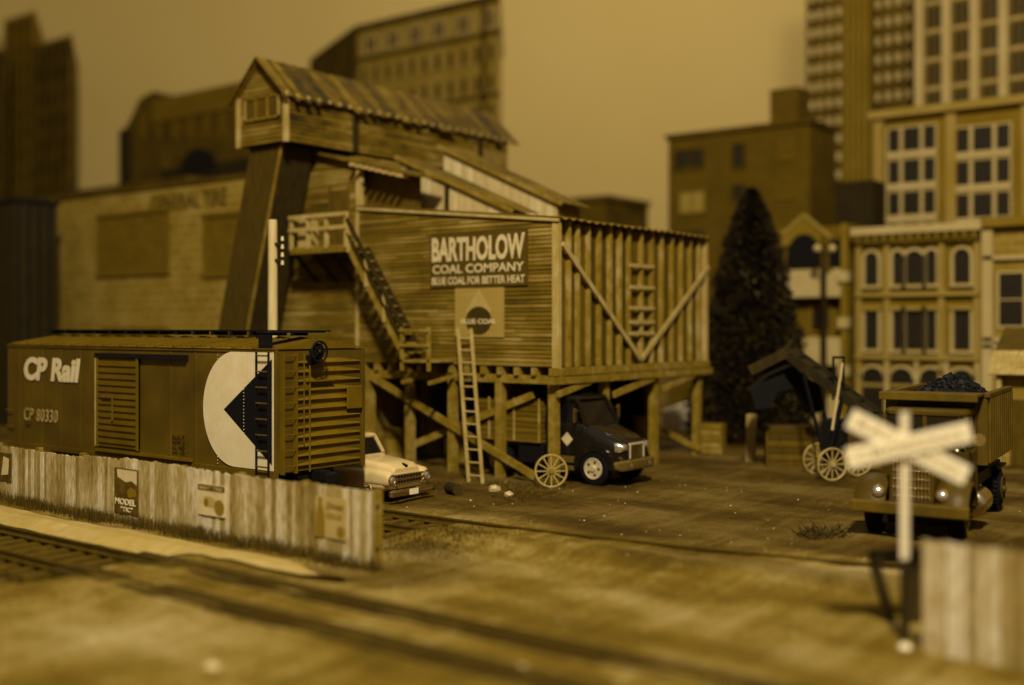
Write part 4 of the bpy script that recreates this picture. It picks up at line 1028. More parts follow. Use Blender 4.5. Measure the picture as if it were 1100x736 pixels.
# dump truck: front towards local +x, turned to face the viewer
dt = thing('dump_truck', 'old ochre dump truck heaped with coal facing the crossing sign', 'dump truck', (-8.45, 26.10, 0.0), R(-84))
b = MB()
b.loft([rr(x,0,zc,w,h,r) for x,zc,w,h,r in ((-0.28,1.42,0.92,1.10,0.14),(-0.36,1.43,1.00,1.16,0.16),(-1.0,1.47,1.12,1.18,0.18),(-1.75,1.52,1.36,1.20,0.2))])
b.build('hood', M['dump'], dt, smooth=True, **L_)
for s_ in (-1,1):
    f = MB(); rings = []
    for i in range(9):
        a = R(10+160*i/8); cx_, cz_ = -0.75+0.70*math.cos(a), 0.62+0.72*math.sin(a)
        t = Vector((-math.sin(a),0,math.cos(a))); nrm = Vector((math.cos(a),0,math.sin(a)))
        c0 = Vector((cx_, s_*0.92, cz_)); rings.append([c0+nrm*p+Vector((0,q_,0)) for p, q_ in ((-0.05,-0.36),(0.02,-0.36),(0.10,-0.22),(0.13,0),(0.10,0.22),(0.02,0.36),(-0.05,0.36))])
    f.loft(rings); f.build('fender', M['dump'], dt, smooth=True, **L_)
    MB().box(-2.9,-1.45,s_*1.08-0.18,s_*1.08+0.12,0.66,0.74).build('running_board', M['dump'], dt, **L_)
    h = MB(); h.ball((-0.14,s_*0.72,1.10),0.175,16,10,(0.9,1,1)); h.cyl((-0.2,s_*0.72,0.85),(-0.2,s_*0.72,1.0),0.05,n=8); hl = h.build('headlight', M['dull_steel'], dt, smooth=True, **L_)
    MB().ball((-0.07,s_*0.72,1.10),0.14,16,8,(0.9,1,1)).build('lens', M['lens'], hl, smooth=True, **L_)
g_ = MB(); g_.box(-0.30,-0.24,-0.50,-0.42,0.84,1.98); g_.box(-0.30,-0.24,0.42,0.50,0.84,1.98); g_.box(-0.30,-0.24,-0.50,0.50,1.90,2.0); g_.box(-0.30,-0.24,-0.5,0.5,0.80,0.88)
g_.build('grille_frame', M['dump'], dt, bevel=0.02, **L_)
g_ = MB()
for i in range(11): g_.box(-0.28,-0.235,-0.40+i*0.08-0.018,-0.40+i*0.08+0.018,0.88,1.90)
for i in range(5): g_.box(-0.28,-0.225,-0.42,0.42,1.0+i*0.2,1.03+i*0.2)
g_.build('grille', M['steel'], dt, bevel=0.008, **L_)
bm_ = MB(); bm_.box(-0.08,0.14,-1.32,1.32,0.62,0.90); bm_.build('bumper', M['dump_bed'], dt, bevel=0.04, **L_)
for s_ in (-1,1): MB().box(-0.5,-0.08,s_*0.42-0.06,s_*0.42+0.06,0.58,0.76).build('bumper_bracket', M['black'], dt, **L_)
c = MB(); c.box(-3.0,-1.72,-1.02,1.02,0.78,1.95); c.loft([rr(x,0,2.86,w,h,0.1) for x,w,h in ((-1.72,1.7,0.1),(-1.85,1.95,0.2),(-2.9,1.98,0.22),(-3.0,1.8,0.12))])
for s_ in (-1,1):
    for x in (-1.80,-2.94): c.box(x-0.07,x+0.07,s_*0.96-0.05,s_*0.96+0.05,1.95,2.80)
c.box(-1.80,-1.74,-0.05,0.05,1.95,2.8); c.box(-3.0,-2.95,-0.95,0.95,1.95,2.8)
cp = c.build('cab', M['dump'], dt, bevel=0.03, **L_)
MB().box(-1.80,-1.765,-0.92,0.92,1.96,2.78).build('windshield', M['glass'], cp, **L_)
for s_ in (-1,1):
    MB().box(-2.88,-1.88,s_*0.95-0.01,s_*0.95+0.01,1.96,2.78).build('side_window', M['glass'], cp, **L_)
    dr = MB().box(-2.75,-1.85,s_*1.02-0.01,s_*1.02+0.02,0.95,1.93).build('door', M['dump'], cp, bevel=0.008, **L_)
    MB().box(-2.70,-2.52,s_*1.06-0.02,s_*1.06+0.02,1.62,1.66).build('handle', M['steel'], dr, **L_)
m_ = MB(); m_.cyl((-1.70,0.98,2.1),(-1.55,1.30,2.28),0.02,n=6); m_.cyl((-1.54,1.28,2.30),(-1.50,1.28,2.30),0.15,n=18); m_.build('mirror', M['steel'], dt, smooth=True, **L_)
m_ = MB(); m_.ball((-1.45,0.55,2.14),0.10,12,8); m_.ball((-1.42,0.80,2.0),0.08,12,8); m_.build('horn', M['steel'], dt, smooth=True, **L_)  # bright balls added as the glints of cab window and mirror
# dump bed with flared rim, ribs and cab shield
bd = MB(); X0, X1, hw, zb, zt = -7.2, -3.2, 1.18, 1.50, 3.22
bd.box(X0,X1,-hw,hw,zb,zb+0.1)
for s_ in (-1,1):
    bd.box(X0,X1,s_*hw-0.04,s_*hw+0.04,zb,zt); bd.box(X0,X1+0.05,s_*hw-0.08,s_*hw+0.10,zt-0.02,zt+0.09)
bd.box(X1-0.05,X1+0.03,-hw,hw,zb,zt); bd.box(X0-0.03,X0+0.05,-hw,hw,zb,zt-0.1)
for i in range(5): bd.box(X1+0.03,X1+0.08,-0.95+i*0.475-0.04,-0.95+i*0.475+0.04,zb,zt)
bdo = bd.build('dump_bed', M['dump_bed'], dt, bevel=0.012, **L_)
for s_ in (-1,1):
    rb = MB()
    for i in range(11): x = X0+0.15+i*0.365; rb.box(x-0.075,x+0.075,s_*(hw+0.04),s_*(hw+0.11),zb+0.06,zt-0.03)
    rb.build('side_ribs', M['dump_bed'], bdo, **L_)
MB().box(X1+0.02,X1+1.10,-hw,hw-0.02,zt+0.02,zt+0.10).build('cab_shield', M['dump_bed'], bdo, bevel=0.02, **L_)
MB().box(X1+1.04,X1+1.12,-hw,hw-0.02,zt-0.08,zt+0.12).build('shield_lip', M['dump_bed'], bdo, bevel=0.02, **L_)
MB().box(-7.2,-0.3,-0.42,0.42,0.62,0.98).build('chassis', M['black'], dt, **L_)
MB().box(-0.95,-0.6,-0.8,0.8,0.3,0.62).build('axle', M['black'], dt, **L_)  # front axle as a deep black box, added to darken the underside
MB().box(-6.9,-3.2,-1.0,1.0,0.98,1.28).build('subframe', M['black'], dt, **L_)
MB().box(-7.0,-3.1,-0.62,0.62,0.98,1.49).build('hoist', M['black'], dt, **L_)
m_ = MB(); m_.cyl((-3.0,1.05,0.70),(-2.0,1.05,0.70),0.33,n=24); m_.ball((-2.0,1.05,0.70),0.33,24,10,(0.45,1,1)); m_.build('fuel_tank', M['steel'], dt, smooth=True, bevel=0.03, **L_)
for s_ in (-1,1):
    wheel(dt, -0.80, s_*0.92, 0.52, 0.36, 'dump', s_); wheel(dt, -5.9, s_*0.95, 0.58, 0.46, 'dump', s_)
    MB().box(-6.6,-5.2,s_*0.95-0.25,s_*0.95+0.25,1.18,1.23).build('mudguard', M['black'], dt, **L_)
# coal heap
def lumps(cx_, cy_, rx, ry, z0, h_, n_, s0, s1, m_rot=0, org=None):
    mb = MB()
    base = MB()
    for i in range(n_):
        a = random.uniform(0,6.283); q_ = random.random()**0.5
        x_, y_ = cx_+rx*q_*math.cos(a), cy_+ry*q_*math.sin(a)
        z_ = z0 + h_*max(0,(1-q_**1.5))*random.uniform(0.75,1.05)
        r_ = random.uniform(s0,s1); k = len(mb.v); mb.ball((x_,y_,z_), r_, 6, 4, (random.uniform(.7,1.3),random.uniform(.7,1.3),random.uniform(.6,1)))
        for v in mb.v[k:]: v += Vector([random.uniform(-.3,.3)*r_ for _ in range(3)])
    return mb
cl = lumps(-5.1, 0.05, 1.8, 1.02, 3.0, 0.62, 900, 0.05, 0.13)
cl.ball((-5.1,0.05,2.85),1.0,20,10,(1.85,1.08,0.62))
rot = Matrix.Rotation(R(-84),3,'Z'); cl.v = [rot @ v + Vector((-8.45,26.10,0)) for v in cl.v]
stuff(cl.build('coal_heap', M['coal']), 'black lump coal heaped in the dump truck bed', 'coal')

# ================================================================ PORTABLE COAL LOADER
pt, pm, pb = at(812,398,38.2), at(852,381,38.0), at(1000,492,34.9)
base = at(893,513,36.6)
ld = thing('coal_loader', 'dark portable coal loader with raised boom and spoked wheels beside the conifer', 'coal loader', (base.x,base.y,0))
side = Vector((0,0,0)); dr_ = (pb-pm).normalized(); side = dr_.cross(Vector((0,0,1))).normalized()
for s_ in (-0.42, 0.42): MB().beam(pm+side*s_, pb+side*s_, 0.08, 0.30).build('side_rail', M['loader'], ld)
MB().beam(pm, pb, 0.78, 0.10).build('belt', M['loader'], ld)
for s_ in (-0.42, 0.42): MB().beam(pm+side*s_+Vector((0,0,0.1)), pt+side*s_, 0.07, 0.34).build('side_rail', M['timber_dark'], ld)
MB().beam(pm+Vector((0,0,0.05)), pt, 0.78, 0.08).build('chute', M['loader'], ld)
for i in range(9):
    q = pm.lerp(pb,(i+0.5)/9)+Vector((0,0,0.12)); MB().beam(q-side*0.4,q+side*0.4,0.05,0.05).build('cleat', M['loader'], ld)
hp = [at(a_,b_,38.3) for a_, b_ in ((812,440),(806,420),(826,404),(850,393),(880,415),(885,440),(872,446),(856,418),(836,420),(828,438))]
MB().prism(hp, W(0,0.8,0)).build('dark_mass', M['black'], ld)  # curved black shape filling the dark area below the boom
q1 = pm.lerp(pb,0.42)
for s_ in (-0.40,0.40):
    MB().beam(q1+side*s_, Vector((base.x,base.y,0.5))+side*s_, 0.10, 0.12).build('strut', M['black'], ld)
    MB().beam(pm.lerp(pb,0.12)+side*s_-Vector((0,0,0.2)), Vector((base.x,base.y,0.55))+side*s_, 0.08, 0.08).build('strut', M['black'], ld)
e0 = at(897,455,37.3); mb = MB(); mb.box(e0.x-0.35,e0.x+0.35,e0.y-0.3,e0.y+0.3,0.62,1.9); mb.build('engine_box', M['black'], ld, bevel=0.05)
MB().beam(Vector((base.x,base.y,0.5))-side*0.75,Vector((base.x,base.y,0.5))+side*0.75,0.08,0.08).build('axle', M['black'], ld)
def spoked(par, C, ax, r, m='trim', ns=12):
    mb = MB(); mb.ring(C, ax, r-0.03, 0.035, 30, 8, 1.2)
    a = Vector(ax).normalized(); u = a.cross(Vector((0,0,1))).normalized(); v = u.cross(a); C = Vector(C)
    wo = mb.build('wheel', M[m], par, smooth=True)
    for i in range(ns):
        t = 2*math.pi*i/ns; MB().beam(C, C+(r-0.04)*(math.cos(t)*u+math.sin(t)*v),0.035,0.035,up=tuple(a)).build('spoke', M[m], wo)
    MB().cyl(C-a*0.09,C+a*0.09,0.08,n=12).build('hub', M[m], wo)
for (px, Y_) in ((894,36.1),(878,37.6)):
    q = at(px, 495, Y_); spoked(ld, (q.x,q.y,0.52), tuple(W(0.25,-1)), 0.54)
q = at(922,478,36.9); spoked(ld, (q.x,q.y,0.52), tuple(W(0.3,-1)), 0.5)
a, b_ = at(905,390,36.3), at(894,462,36.3); MB().cyl(b_,a,0.045,0.04,n=8).build('lever', M['pole'], ld)
a = at(901,384,36.6)
fr = MB(); u = W(1,0,0); 
for s_ in (-0.18,0.16): fr.beam(a+u*s_, a+u*s_-Vector((0,0,1.4)),0.06,0.06)
fr.beam(a-u*0.2,a+u*0.2,0.08,0.08); fr.build('hoist_frame', M['black'], ld)

# ================================================================ CROSSING SIGN
C0 = at(972, 478, 17.7); x, y = C0.x, C0.y
cs = thing('crossing_sign', 'white crossbuck railway crossing sign on a white post in the right foreground', 'sign', (x,y,0))
MB().box(x-0.058,x+0.058,y-0.058,y+0.058,1.3,3.62).build('post', M['white'], cs, bevel=0.01)
MB().box(x-0.06,x+0.06,y-0.06,y+0.06,-0.1,1.299).build('post_base', M['timber_dark'], cs)
ux = W(1,0,0); nrm = -W(0,1,0)
def cross_board(p0, p1, off, words, nm):
    a, b = p0+nrm*off, p1+nrm*off; d = (b-a); Ln = d.length; d.normalize(); upv = nrm.cross(d)*-1
    mb = MB().beam(a, b, 0.32, 0.03, up=tuple(nrm)); bo = mb.build('board', M['white'], cs, bevel=0.01)
    up2 = Vector((0,0,1)) - d*d.z; up2.normalize()
    Mx = Matrix((d, up2, nrm)).transposed()
    text(words, Ln*0.86, 0.14, a + d*Ln*0.07 - up2*0.07 + nrm*0.017, Mx, M['fence'], bo, bold=0.0, depth=0.004)
cross_board(at(911,449,17.7), at(1036,511,17.7), 0.09, 'RAILROAD', '')
cross_board(at(907,492,17.7), at(1039,463,17.7), 0.13, 'CROSSING', '')
# low dark box and rail end behind the post
bxp = at(968, 655, 18.9)
bo = thing('track_bumper', 'dark timber track bumper standing behind the foot of the crossing sign', 'track bumper', (bxp.x,bxp.y,0), R(YAW))
MB().box(-0.52,0.45,-0.12,0.12,0.98,1.20).build('cross_beam', M['timber_dark'], bo, local=True, bevel=0.02)
MB().box(0.05,0.32,-0.1,0.1,-0.05,0.98).build('leg', M['timber_dark'], bo, local=True)
MB().beam((-0.45,0,0.98),(-0.16,0,-0.05),0.16,0.16,up=(0,1,0)).build('leg', M['timber_dark'], bo, local=True)
for (px_, py_, r_, lb_) in ((228,722,0.10,'large pale stone added as a blurred highlight nearest the viewer at the lower left'),(100,692,0.05,'small pale stone added as a highlight left of the nearest large stone'),(560,727,0.07,'pale stone added as a highlight at the bottom of the road between crossing sign and near rails')):
    x_, y_ = gnd(px_, py_); mb = MB(); mb.ball((x_,y_,r_*0.4+ground_h(x_,y_)), r_, 10, 6, (1.5,1,0.6)); single(mb,'rock',M['stone'],lb_,'rock',(x_,y_,0))  # pale stones added as bright out-of-focus highlights
rk = at(972, 694, 17.2); mb = MB(); mb.ball((rk.x,rk.y,0.04),0.10,10,6,(1,1,0.7)); single(mb,'rock',M['white'],'small white rock at the foot of the crossing sign','rock',(rk.x,rk.y,0))

# ================================================================ CITY BEHIND
def building(name, label, N, x0, x1, z1, d, m, group=None, cat='building', skew=0.0):
    o = thing(name, label, cat, (x1, N, 0), 0, group)
    k = skew*d
    MB().prism([(x0,N,-0.1),(x1,N,-0.1),(x1-k,N+d,-0.1),(x0-k,N+d,-0.1)],(0,0,z1+0.1)).build('wall', m, o)
    return o
WM = {}
def window(par, x, y, z, w_, h_, frame=None, pane=None, bars=(1,1), face='-n', fw=0.10, proud=0.12, arch=False):
    key = (round(w_,2), round(h_,2), frame.name if frame else '', pane.name, bars, face, arch)
    if key not in WM:
        f = MB(); p_ = MB()
        def bx(a0,a1,b0,b1,c0,c1,mb):         # a: along the wall, b: depth out of the wall, c: height
            if face == '-n': mb.box(a0,a1,-b1,-b0,c0,c1)
            else: mb.box(b0,b1,a0,a1,c0,c1)
        if frame:
            bx(-w_/2-fw,w_/2+fw,-0.02,proud,-fw*1.2,0,f); bx(-w_/2-fw,w_/2+fw,-0.02,proud,h_,h_+fw,f)
            bx(-w_/2-fw,-w_/2,-0.02,proud,0,h_,f); bx(w_/2,w_/2+fw,-0.02,proud,0,h_,f)
            for i in range(1,bars[0]): xx = -w_/2+w_*i/bars[0]; bx(xx-fw*0.3,xx+fw*0.3,0,proud*0.7,0,h_,f)
            for i in range(1,bars[1]): zz = h_*i/bars[1]; bx(-w_/2,w_/2,0,proud*0.7,zz-fw*0.3,zz+fw*0.3,f)
        if arch:
            pts = [(-w_/2,0,0),(w_/2,0,0)]+[(w_/2*math.cos(R(180*i/10)),0,h_-w_/2+w_/2*math.sin(R(180*i/10))) for i in range(11)]
            p_.prism([(a,-0.04,c) for a,_,c in pts],(0,0.06,0))
        else: bx(-w_/2,w_/2,-0.02,0.04,0,h_,p_)
        def mk(mb, m):
            me = bpy.data.meshes.new('window'); me.from_pydata(mb.v,[],mb.f); me.materials.append(m); return me
        WM[key] = (mk(f, frame) if frame else None, mk(p_, pane))
    fm, pm_ = WM[key]; base = Vector(par['_base'])
    if fm:
        o = bpy.data.objects.new('window', fm); COL.objects.link(o); o.parent = par; o.location = Vector((x,y,z))-base
        q = bpy.data.objects.new('pane', pm_); COL.objects.link(q); q.parent = o
    else:
        o = bpy.data.objects.new('window', pm_); COL.objects.link(o); o.parent = par; o.location = Vector((x,y,z))-base
    return o
def win_px(par, N, px0, py0, px1, py1, **k):        # a window measured on the facade y = N
    xa, za = onN(px0, py1, N); xb, zb = onN(px1, py0, N)
    zt = onN((px0+px1)/2, py0, N)[1]; zb_ = onN((px0+px1)/2, py1, N)[1]
    return window(par, (xa+xb)/2, N, zb_, round(xb-xa,1), round(zt-zb_,1), **k)

# pale block warehouse on the left
wh = building('warehouse', 'wide pale block warehouse with bricked-up windows behind the boxcar', 33.0, -56.8, -34.2, 11.75, 8, M['brick_a'], cat='warehouse')
MB().box(-56.9,-34.1,32.9,33.4,11.75,11.95).build('coping', M['bld_umber'], wh)
for (a, b_) in ((108,180),(222,290)):
    xa, _ = onN(a,0,33); xb, _ = onN(b_,0,33); z_t = onN((a+b_)/2,231,33)[1]; z_b = onN((a+b_)/2,291,33)[1]
    f = MB(); f.box(xa-0.25,xb+0.25,32.86,33.02,z_b-0.25,z_b); f.box(xa-0.25,xb+0.25,32.86,33.02,z_t,z_t+0.2); f.box(xa-0.2,xa,32.9,33.02,z_b,z_t); f.box(xb,xb+0.2,32.9,33.02,z_b,z_t)
    wo = f.build('window', M['bld_mid'], wh); MB().box(xa,xb,32.95,33.02,z_b,z_t).build('infill', M['infill'], wo)
for (a, b_) in ((110,182),):
    xa, _ = onN(a,0,33); xb, _ = onN(b_,0,33); z_t = onN(146,352,33)[1]
    MB().box(xa,xb,32.95,33.02,1.5,z_t).build('window', M['infill'], wh)
xa = onN(163,0,33)[0]; xb = onN(244,0,33)[0]
text('GENERAL TIRE', xb-xa, 0.75, (xa,32.97,10.62), '-n', M['bld_umber'], wh, bold=0.02)
# dark shed far left
ds = building('dark_shed', 'tall nearly black shed at the left edge left of the block warehouse', 28.9, -66, -53.3, 11.15, 2.3, M['bld_dark'], cat='shed')
MB().box(-66.1,-53.2,28.8,31.3,11.15,11.35).build('roof', M['black'], ds)
for i in range(4): MB().box(-53.32,-53.22,29.1+i*0.55,29.16+i*0.55,0,11.1).build('batten', M['black'], ds)
# low umber roof peeking over the warehouse
lw = building('low_building', 'low dark flat roof seen over the warehouse beside the left towers', 44.0, -80, -60, 14.6, 5, M['bld_umber'])
# dark arched hall
hb = thing('arched_hall', 'dark umber hall with a shallow arched window behind the warehouse', 'building', (-57,48,0))
def hx(px, py): return onN(px, py, 48)
P0 = [hx(130,205)[0]]
pts = [hx(133,330), hx(133,140), hx(140,128), hx(150,106), hx(165,98), hx(178,104), hx(215,100), hx(250,95), hx(272,93), hx(272,330)]
pts = [(x,48,max(z,0)) for x, z in pts]
MB().prism(pts,(0,9,0)).build('wall', M['bld_umber'], hb)
def slab(N, pxa, pya, pxb, pyb, m, nm, par, t=0.15):
    xa, za = onN(pxa,pya,N); xb, zb = onN(pxb,pyb,N); return MB().box(xa,xb,N-t,N+0.02,min(za,zb),max(za,zb)).build(nm,m,par)
slab(48,165,108,272,113,M['bld_mid'],'cornice',hb); slab(48,133,141,141,205,M['bld_dark'],'corner_pier',hb,0.4)
slab(48,175,183,272,200,M['bld_dark'],'dark_band',hb,0.2)
xa,_ = hx(196,0); xb,_ = hx(234,0); zc = hx(215,186)[1]
pl = [((xa+xb)/2+(xb-xa)/2*math.cos(R(180*i/16)),47.75,zc+1.7*math.sin(R(180*i/16))) for i in range(17)]
wo = MB().prism([(p[0],p[1],p[2]) for p in pl],(0,0.2,0)).build('window', M['black'], hb)
for i in range(7):
    win_px(hb, 48, 150+i*17, 120+(-i*0.6), 158+i*17, 150-i*0.6, frame=None, pane=M['pane_mid'])
# three slim towers far left
def tower(label, N, px0, px1, pyt, m, rows, cols, pane, ptop, nm='tower_block', side=True):
    xa, _ = onN(px0,0,N); xb, _ = onN(px1,0,N); z1 = onN(px1,pyt,N)[1]
    o = building(nm, label, N, xa, xb, z1, 7, m, cat='tower', skew=1.5)
    wv = (xb-xa)/cols
    for i in range(cols+1): MB().box(xa+i*wv-wv*0.12,xa+i*wv+wv*0.12,N-0.25,N+0.02,0,z1).build('pier', m, o)
    zz = z1-1.6; k = 0
    while k < rows:
        for i in range(cols): window(o, xa+(i+0.5)*wv, N, zz, round(wv*0.5,2), 1.1, pane=pane)
        zz -= 2.0; k += 1
    return o
tower('dark slim tower, tallest of the three at the far left', 55, 8, 38, 12, M['bld_mid'], 12, 4, M['bld_umber'], 0)
tower('dark slatted tower right of the tallest far left tower', 53.5, 39, 77, 38, M['bld_umber'], 12, 5, M['bld_dark'], 0)
tower('narrow dark tower cut by the left edge of the view', 52, -30, 7, 52, M['bld_umber'], 11, 4, M['pane'], 0)
q = onN(8,12,55); q2 = onN(38,12,55); 
# central office block with chamfered corner
ob = thing('office_block', 'tall tan office block with window rows behind the gallery roof', 'building', (-47.1,60,0))
fp = [(-47.1,60),(-60.7,60),(-71.4,65.1),(-77.5,73),(-57.1,73)]
MB().prism([(x,y,0) for x,y in fp],(0,0,27.2)).build('wall', M['office'], ob)
MB().prism([(-46.9,59.8,27.2),(-60.8,59.8,27.2),(-71.6,65.0,27.2),(-77.7,73.1,27.2),(-57.0,73.1,27.2)],(0,0,0.5)).build('cornice', M['bld_umber'], ob)
MB().prism([(-60.9,59.8,0),(-71.45,64.85,0),(-71.45,64.95,0),(-60.9,59.95,0)],(0,0,27.1)).build('chamfer_wall', M['bld_umber'], ob)
for (za, zb) in ((24.95,25.2),(20.75,20.9)): MB().box(-60.7,-47.0,59.8,60.02,za,zb).build('band', M['bld_umber'], ob)
for i in range(6): window(ob, -59.3+i*2.25, 60, 25.55, 1.2, 1.05, frame=M['bld_white'], pane=M['bld_umber'], bars=(2,2))
for r in range(5):
    for i in range(11): window(ob, -60.0+i*1.22, 60, 23.2-r*2.05, 0.55, 1.15, frame=M['bld_pale'], pane=M['bld_umber'], fw=0.12)
MB().box(-48.6,-48.2,59.8,60.02,0,27).build('pier', M['bld_umber'], ob)
# low rooftop seen over the bunker roof
lr = building('low_building', 'low dark building peeking over the right end of the bunker roof', 60.0, -42.2, -38.4, 13.0, 5, M['bld_umber'])
MB().box(-42.4,-38.2,59.8,65.1,13.0,13.3).build('roof', M['bld_umber'], lr)
# brown brick block
bb = building('brick_block', 'brown brick block with chimney stack behind the conifer', 58.0, -32.85, -24.1, 16.0, 3.6, M['brick_b'])
MB().box(-33.0,-23.95,57.8,61.7,16.0,16.25).build('coping', M['bld_umber'], bb)
xa = onN(828,0,59)[0]; xb = onN(858,0,59)[0]; MB().box(xa,xb,58.9,60.5,16.2,18.3).build('chimney', M['brick_b'], bb)
for (a,b_,c,d_,fr_,pn,br_) in ((726,161,756,180,'bld_umber','pane',(2,1)),(731,206,757,228,'bld_mid','bld_pale',(2,1)),(788,156,800,180,'bld_umber','pane',(1,1)),(788,200,800,215,'bld_umber','pane',(1,1)),
                         (838,150,852,170,'bld_mid','pane_mid',(1,2)),(836,196,852,212,'bld_mid','pane_mid',(1,2)),(727,250,756,272,'bld_umber','pane',(2,1)),(838,240,852,262,'bld_mid','pane_mid',(1,2))):
    win_px(bb, 58, a, b_, c, d_, frame=M[fr_], pane=M[pn], bars=br_)
# brown skyscraper with small pale windows
N = 70.0; sk = thing('skyscraper', 'dark brown skyscraper with small pale windows and tall ribs', 'skyscraper', (onN(985,0,N)[0],N,0))
xa, xb = onN(866,0,N)[0], onN(986,0,N)[0]
MB().box(xa,xb,N,N+8,-0.1,40).build('wall', M['bld_umber'], sk)
xr0, xr1 = onN(907,0,N)[0], onN(937,0,N)[0]
for i in range(5):
    x = xr0+(xr1-xr0)*(i+0.5)/5; MB().box(x-0.13,x+0.13,N-0.4,N+0.02,0,40).build('rib', M['bld_tan'], sk)
cols = [onN(p,0,N)[0] for p in (872,881,891,901)] + [onN(p,0,N)[0] for p in (943,954,965,976)]
cnt = 0
for r in range(12):
    for x in cols: window(sk, x, N, 26.2-r*1.17, 0.30, 0.50, pane=M['bld_white'])
# white tower
N = 66.0; wt = thing('white_tower', 'white ribbed office tower rising at the right edge above the pale block', 'tower', (-8,N,0))
xa = onN(983,0,N)[0]; MB().box(xa,-8,N,N+8,-0.1,40).build('wall', M['bld_mid'], wt)
pit = (onN(1015,0,N)[0]-onN(986,0,N)[0])
x = xa+0.35; k = 0
for r in range(8): MB().box(xa,-8,N-0.15,N+0.02,16.95+r*1.65,17.1+r*1.65).build('spandrel', M['bld_white'], wt)
while x < -8:
    MB().box(x-0.24,x+0.24,N-0.45,N+0.02,0,40).build('pier', M['bld_white'], wt)
    for r in range(6):
        if x+pit/2 < -8.5: window(wt, x+pit/2, N, 17.2+r*1.65, round(pit-0.72,1), 1.25, frame=M['bld_tan'], pane=M['pane'], bars=(3,1), fw=0.1)
    x += pit*1.0
# pale window block
N = 58.0; pb_ = thing('pale_block', 'pale stone block with large dark grouped windows above the ornate facade', 'building', (-4,N,0))
xa = onN(940,0,N)[0]; MB().box(xa,-4,N,N+6,-0.1,15.75).build('wall', M['bld_tan'], pb_)
MB().box(xa-0.2,-3.8,N-0.5,N+6,15.75,16.15).build('cornice', M['bld_pale'], pb_)
MB().box(xa-0.02,xa+0.5,N-0.25,N+0.02,0,15.7).build('pier', M['bld_pale'], pb_)
for (p0, p1) in ((955,1005),(1028,1085),(1106,1160)):
    x0, x1 = onN(p0,0,N)[0], onN(p1,0,N)[0]; ww = (x1-x0)
    for r in range(4):
        z_b = onN((p0+p1)/2,162,N)[1]-r*1.52*1.08
        for c_ in range(3): window(pb_, x0+ww*(0.12,0.5,0.88)[c_], N, z_b, round(ww*(0.25,0.37,0.25)[c_],2), 1.2, frame=M['bld_white'], pane=M['far_glass'], fw=0.09)
    for r in range(4): MB().box(x0-0.1,x1+0.1,N-0.2,N+0.02,onN((p0+p1)/2,162,N)[1]-r*1.64-0.32,onN((p0+p1)/2,162,N)[1]-r*1.64-0.12).build('sill', M['bld_white'], pb_)
    x2 = x1+0.55; MB().box(x2,x2+0.5,N-0.22,N+0.02,0,15.7).build('pier', M['bld_pale'], pb_)
# ornate Victorian facade
N = 52.0; vf = thing('ornate_building', 'tan ornate three storey building with arched windows and bracketed cornice', 'building', (onN(1054,0,N)[0],N,0))
xa, xb = onN(921,0,N)[0], onN(1054,0,N)[0]; Wd = xb-xa
MB().box(xa,xb,N,N+5,-0.1,9.55).build('wall', M['bld_tan'], vf)
MB().box(xa-0.15,xb+0.1,N-0.5,N+0.02,9.25,9.6).build('cornice', M['bld_white'], vf)
MB().box(xa,xb,N-0.3,N+0.02,8.75,9.22).build('frieze', M['bld_umber'], vf)
for z_ in (6.35, 3.45): MB().box(xa,xb,N-0.35,N+0.02,z_,z_+0.2).build('string_course', M['bld_pale'], vf)
for i in range(14): MB().box(xa+0.2+i*(Wd-0.4)/13-0.06,xa+0.2+i*(Wd-0.4)/13+0.06,N-0.45,N-0.3,8.9,9.24).build('bracket', M['bld_tan'], vf)
for u in (0.02,0.26,0.70,0.975): MB().box(xa+u*Wd-0.13,xa+u*Wd+0.13,N-0.2,N+0.02,0,8.74).build('pilaster', M['bld_pale'], vf)
def arch_band(par, cx, z, r, N, m, t=0.13, d=0.2):
    a = [(cx+(r+t)*math.cos(R(180*i/12)),N-d,z+(r+t)*math.sin(R(180*i/12))) for i in range(13)]
    b = [(cx+r*math.cos(R(180-180*i/12)),N-d,z+r*math.sin(R(180-180*i/12))) for i in range(13)]
    MB().prism(a+b,(0,d+0.02,0)).build('arch', m, par)
for (zz,hh_,ar) in ((6.95,1.5,True),(3.95,1.75,False)):
    for (u,ww) in ((0.13,0.62),(0.35,0.45),(0.485,0.80),(0.62,0.45),(0.86,0.70)):
        window(vf, xa+u*Wd, N, zz, ww, hh_, frame=None, pane=M['far_glass'], arch=ar)
        for sx in (-1,1): MB().box(xa+u*Wd+sx*(ww/2+0.07)-0.06,xa+u*Wd+sx*(ww/2+0.07)+0.06,N-0.2,N+0.02,zz-0.1,zz+hh_-(ww/2 if ar else 0)).build('jamb', M['bld_white'], vf)
        MB().box(xa+u*Wd-ww/2-0.16,xa+u*Wd+ww/2+0.16,N-0.26,N+0.02,zz-0.2,zz-0.08).build('sill', M['bld_white'], vf)
        if ar: arch_band(vf, xa+u*Wd, zz+hh_-ww/2, ww/2, N, M['bld_white'])
        else: MB().box(xa+u*Wd-ww/2-0.16,xa+u*Wd+ww/2+0.16,N-0.28,N+0.02,zz+hh_+0.02,zz+hh_+0.2).build('hood', M['bld_pale'], vf)
for i in range(4):
    cx_ = xa+(0.14+i*0.24)*Wd; window(vf, cx_, N, 0.9, 1.05, 2.15, frame=None, pane=M['far_glass'], arch=True); arch_band(vf, cx_, 0.9+2.15-0.525, 0.53, N, M['bld_white'], 0.12)
    MB().box(cx_-0.53,cx_+0.53,N-0.1,N-0.03,2.15,2.3).build('transom', M['bld_pale'], vf)
    MB().box(cx_+0.62,cx_+0.76,N-0.25,N+0.02,0,3.4).build('pilaster', M['bld_white'], vf)
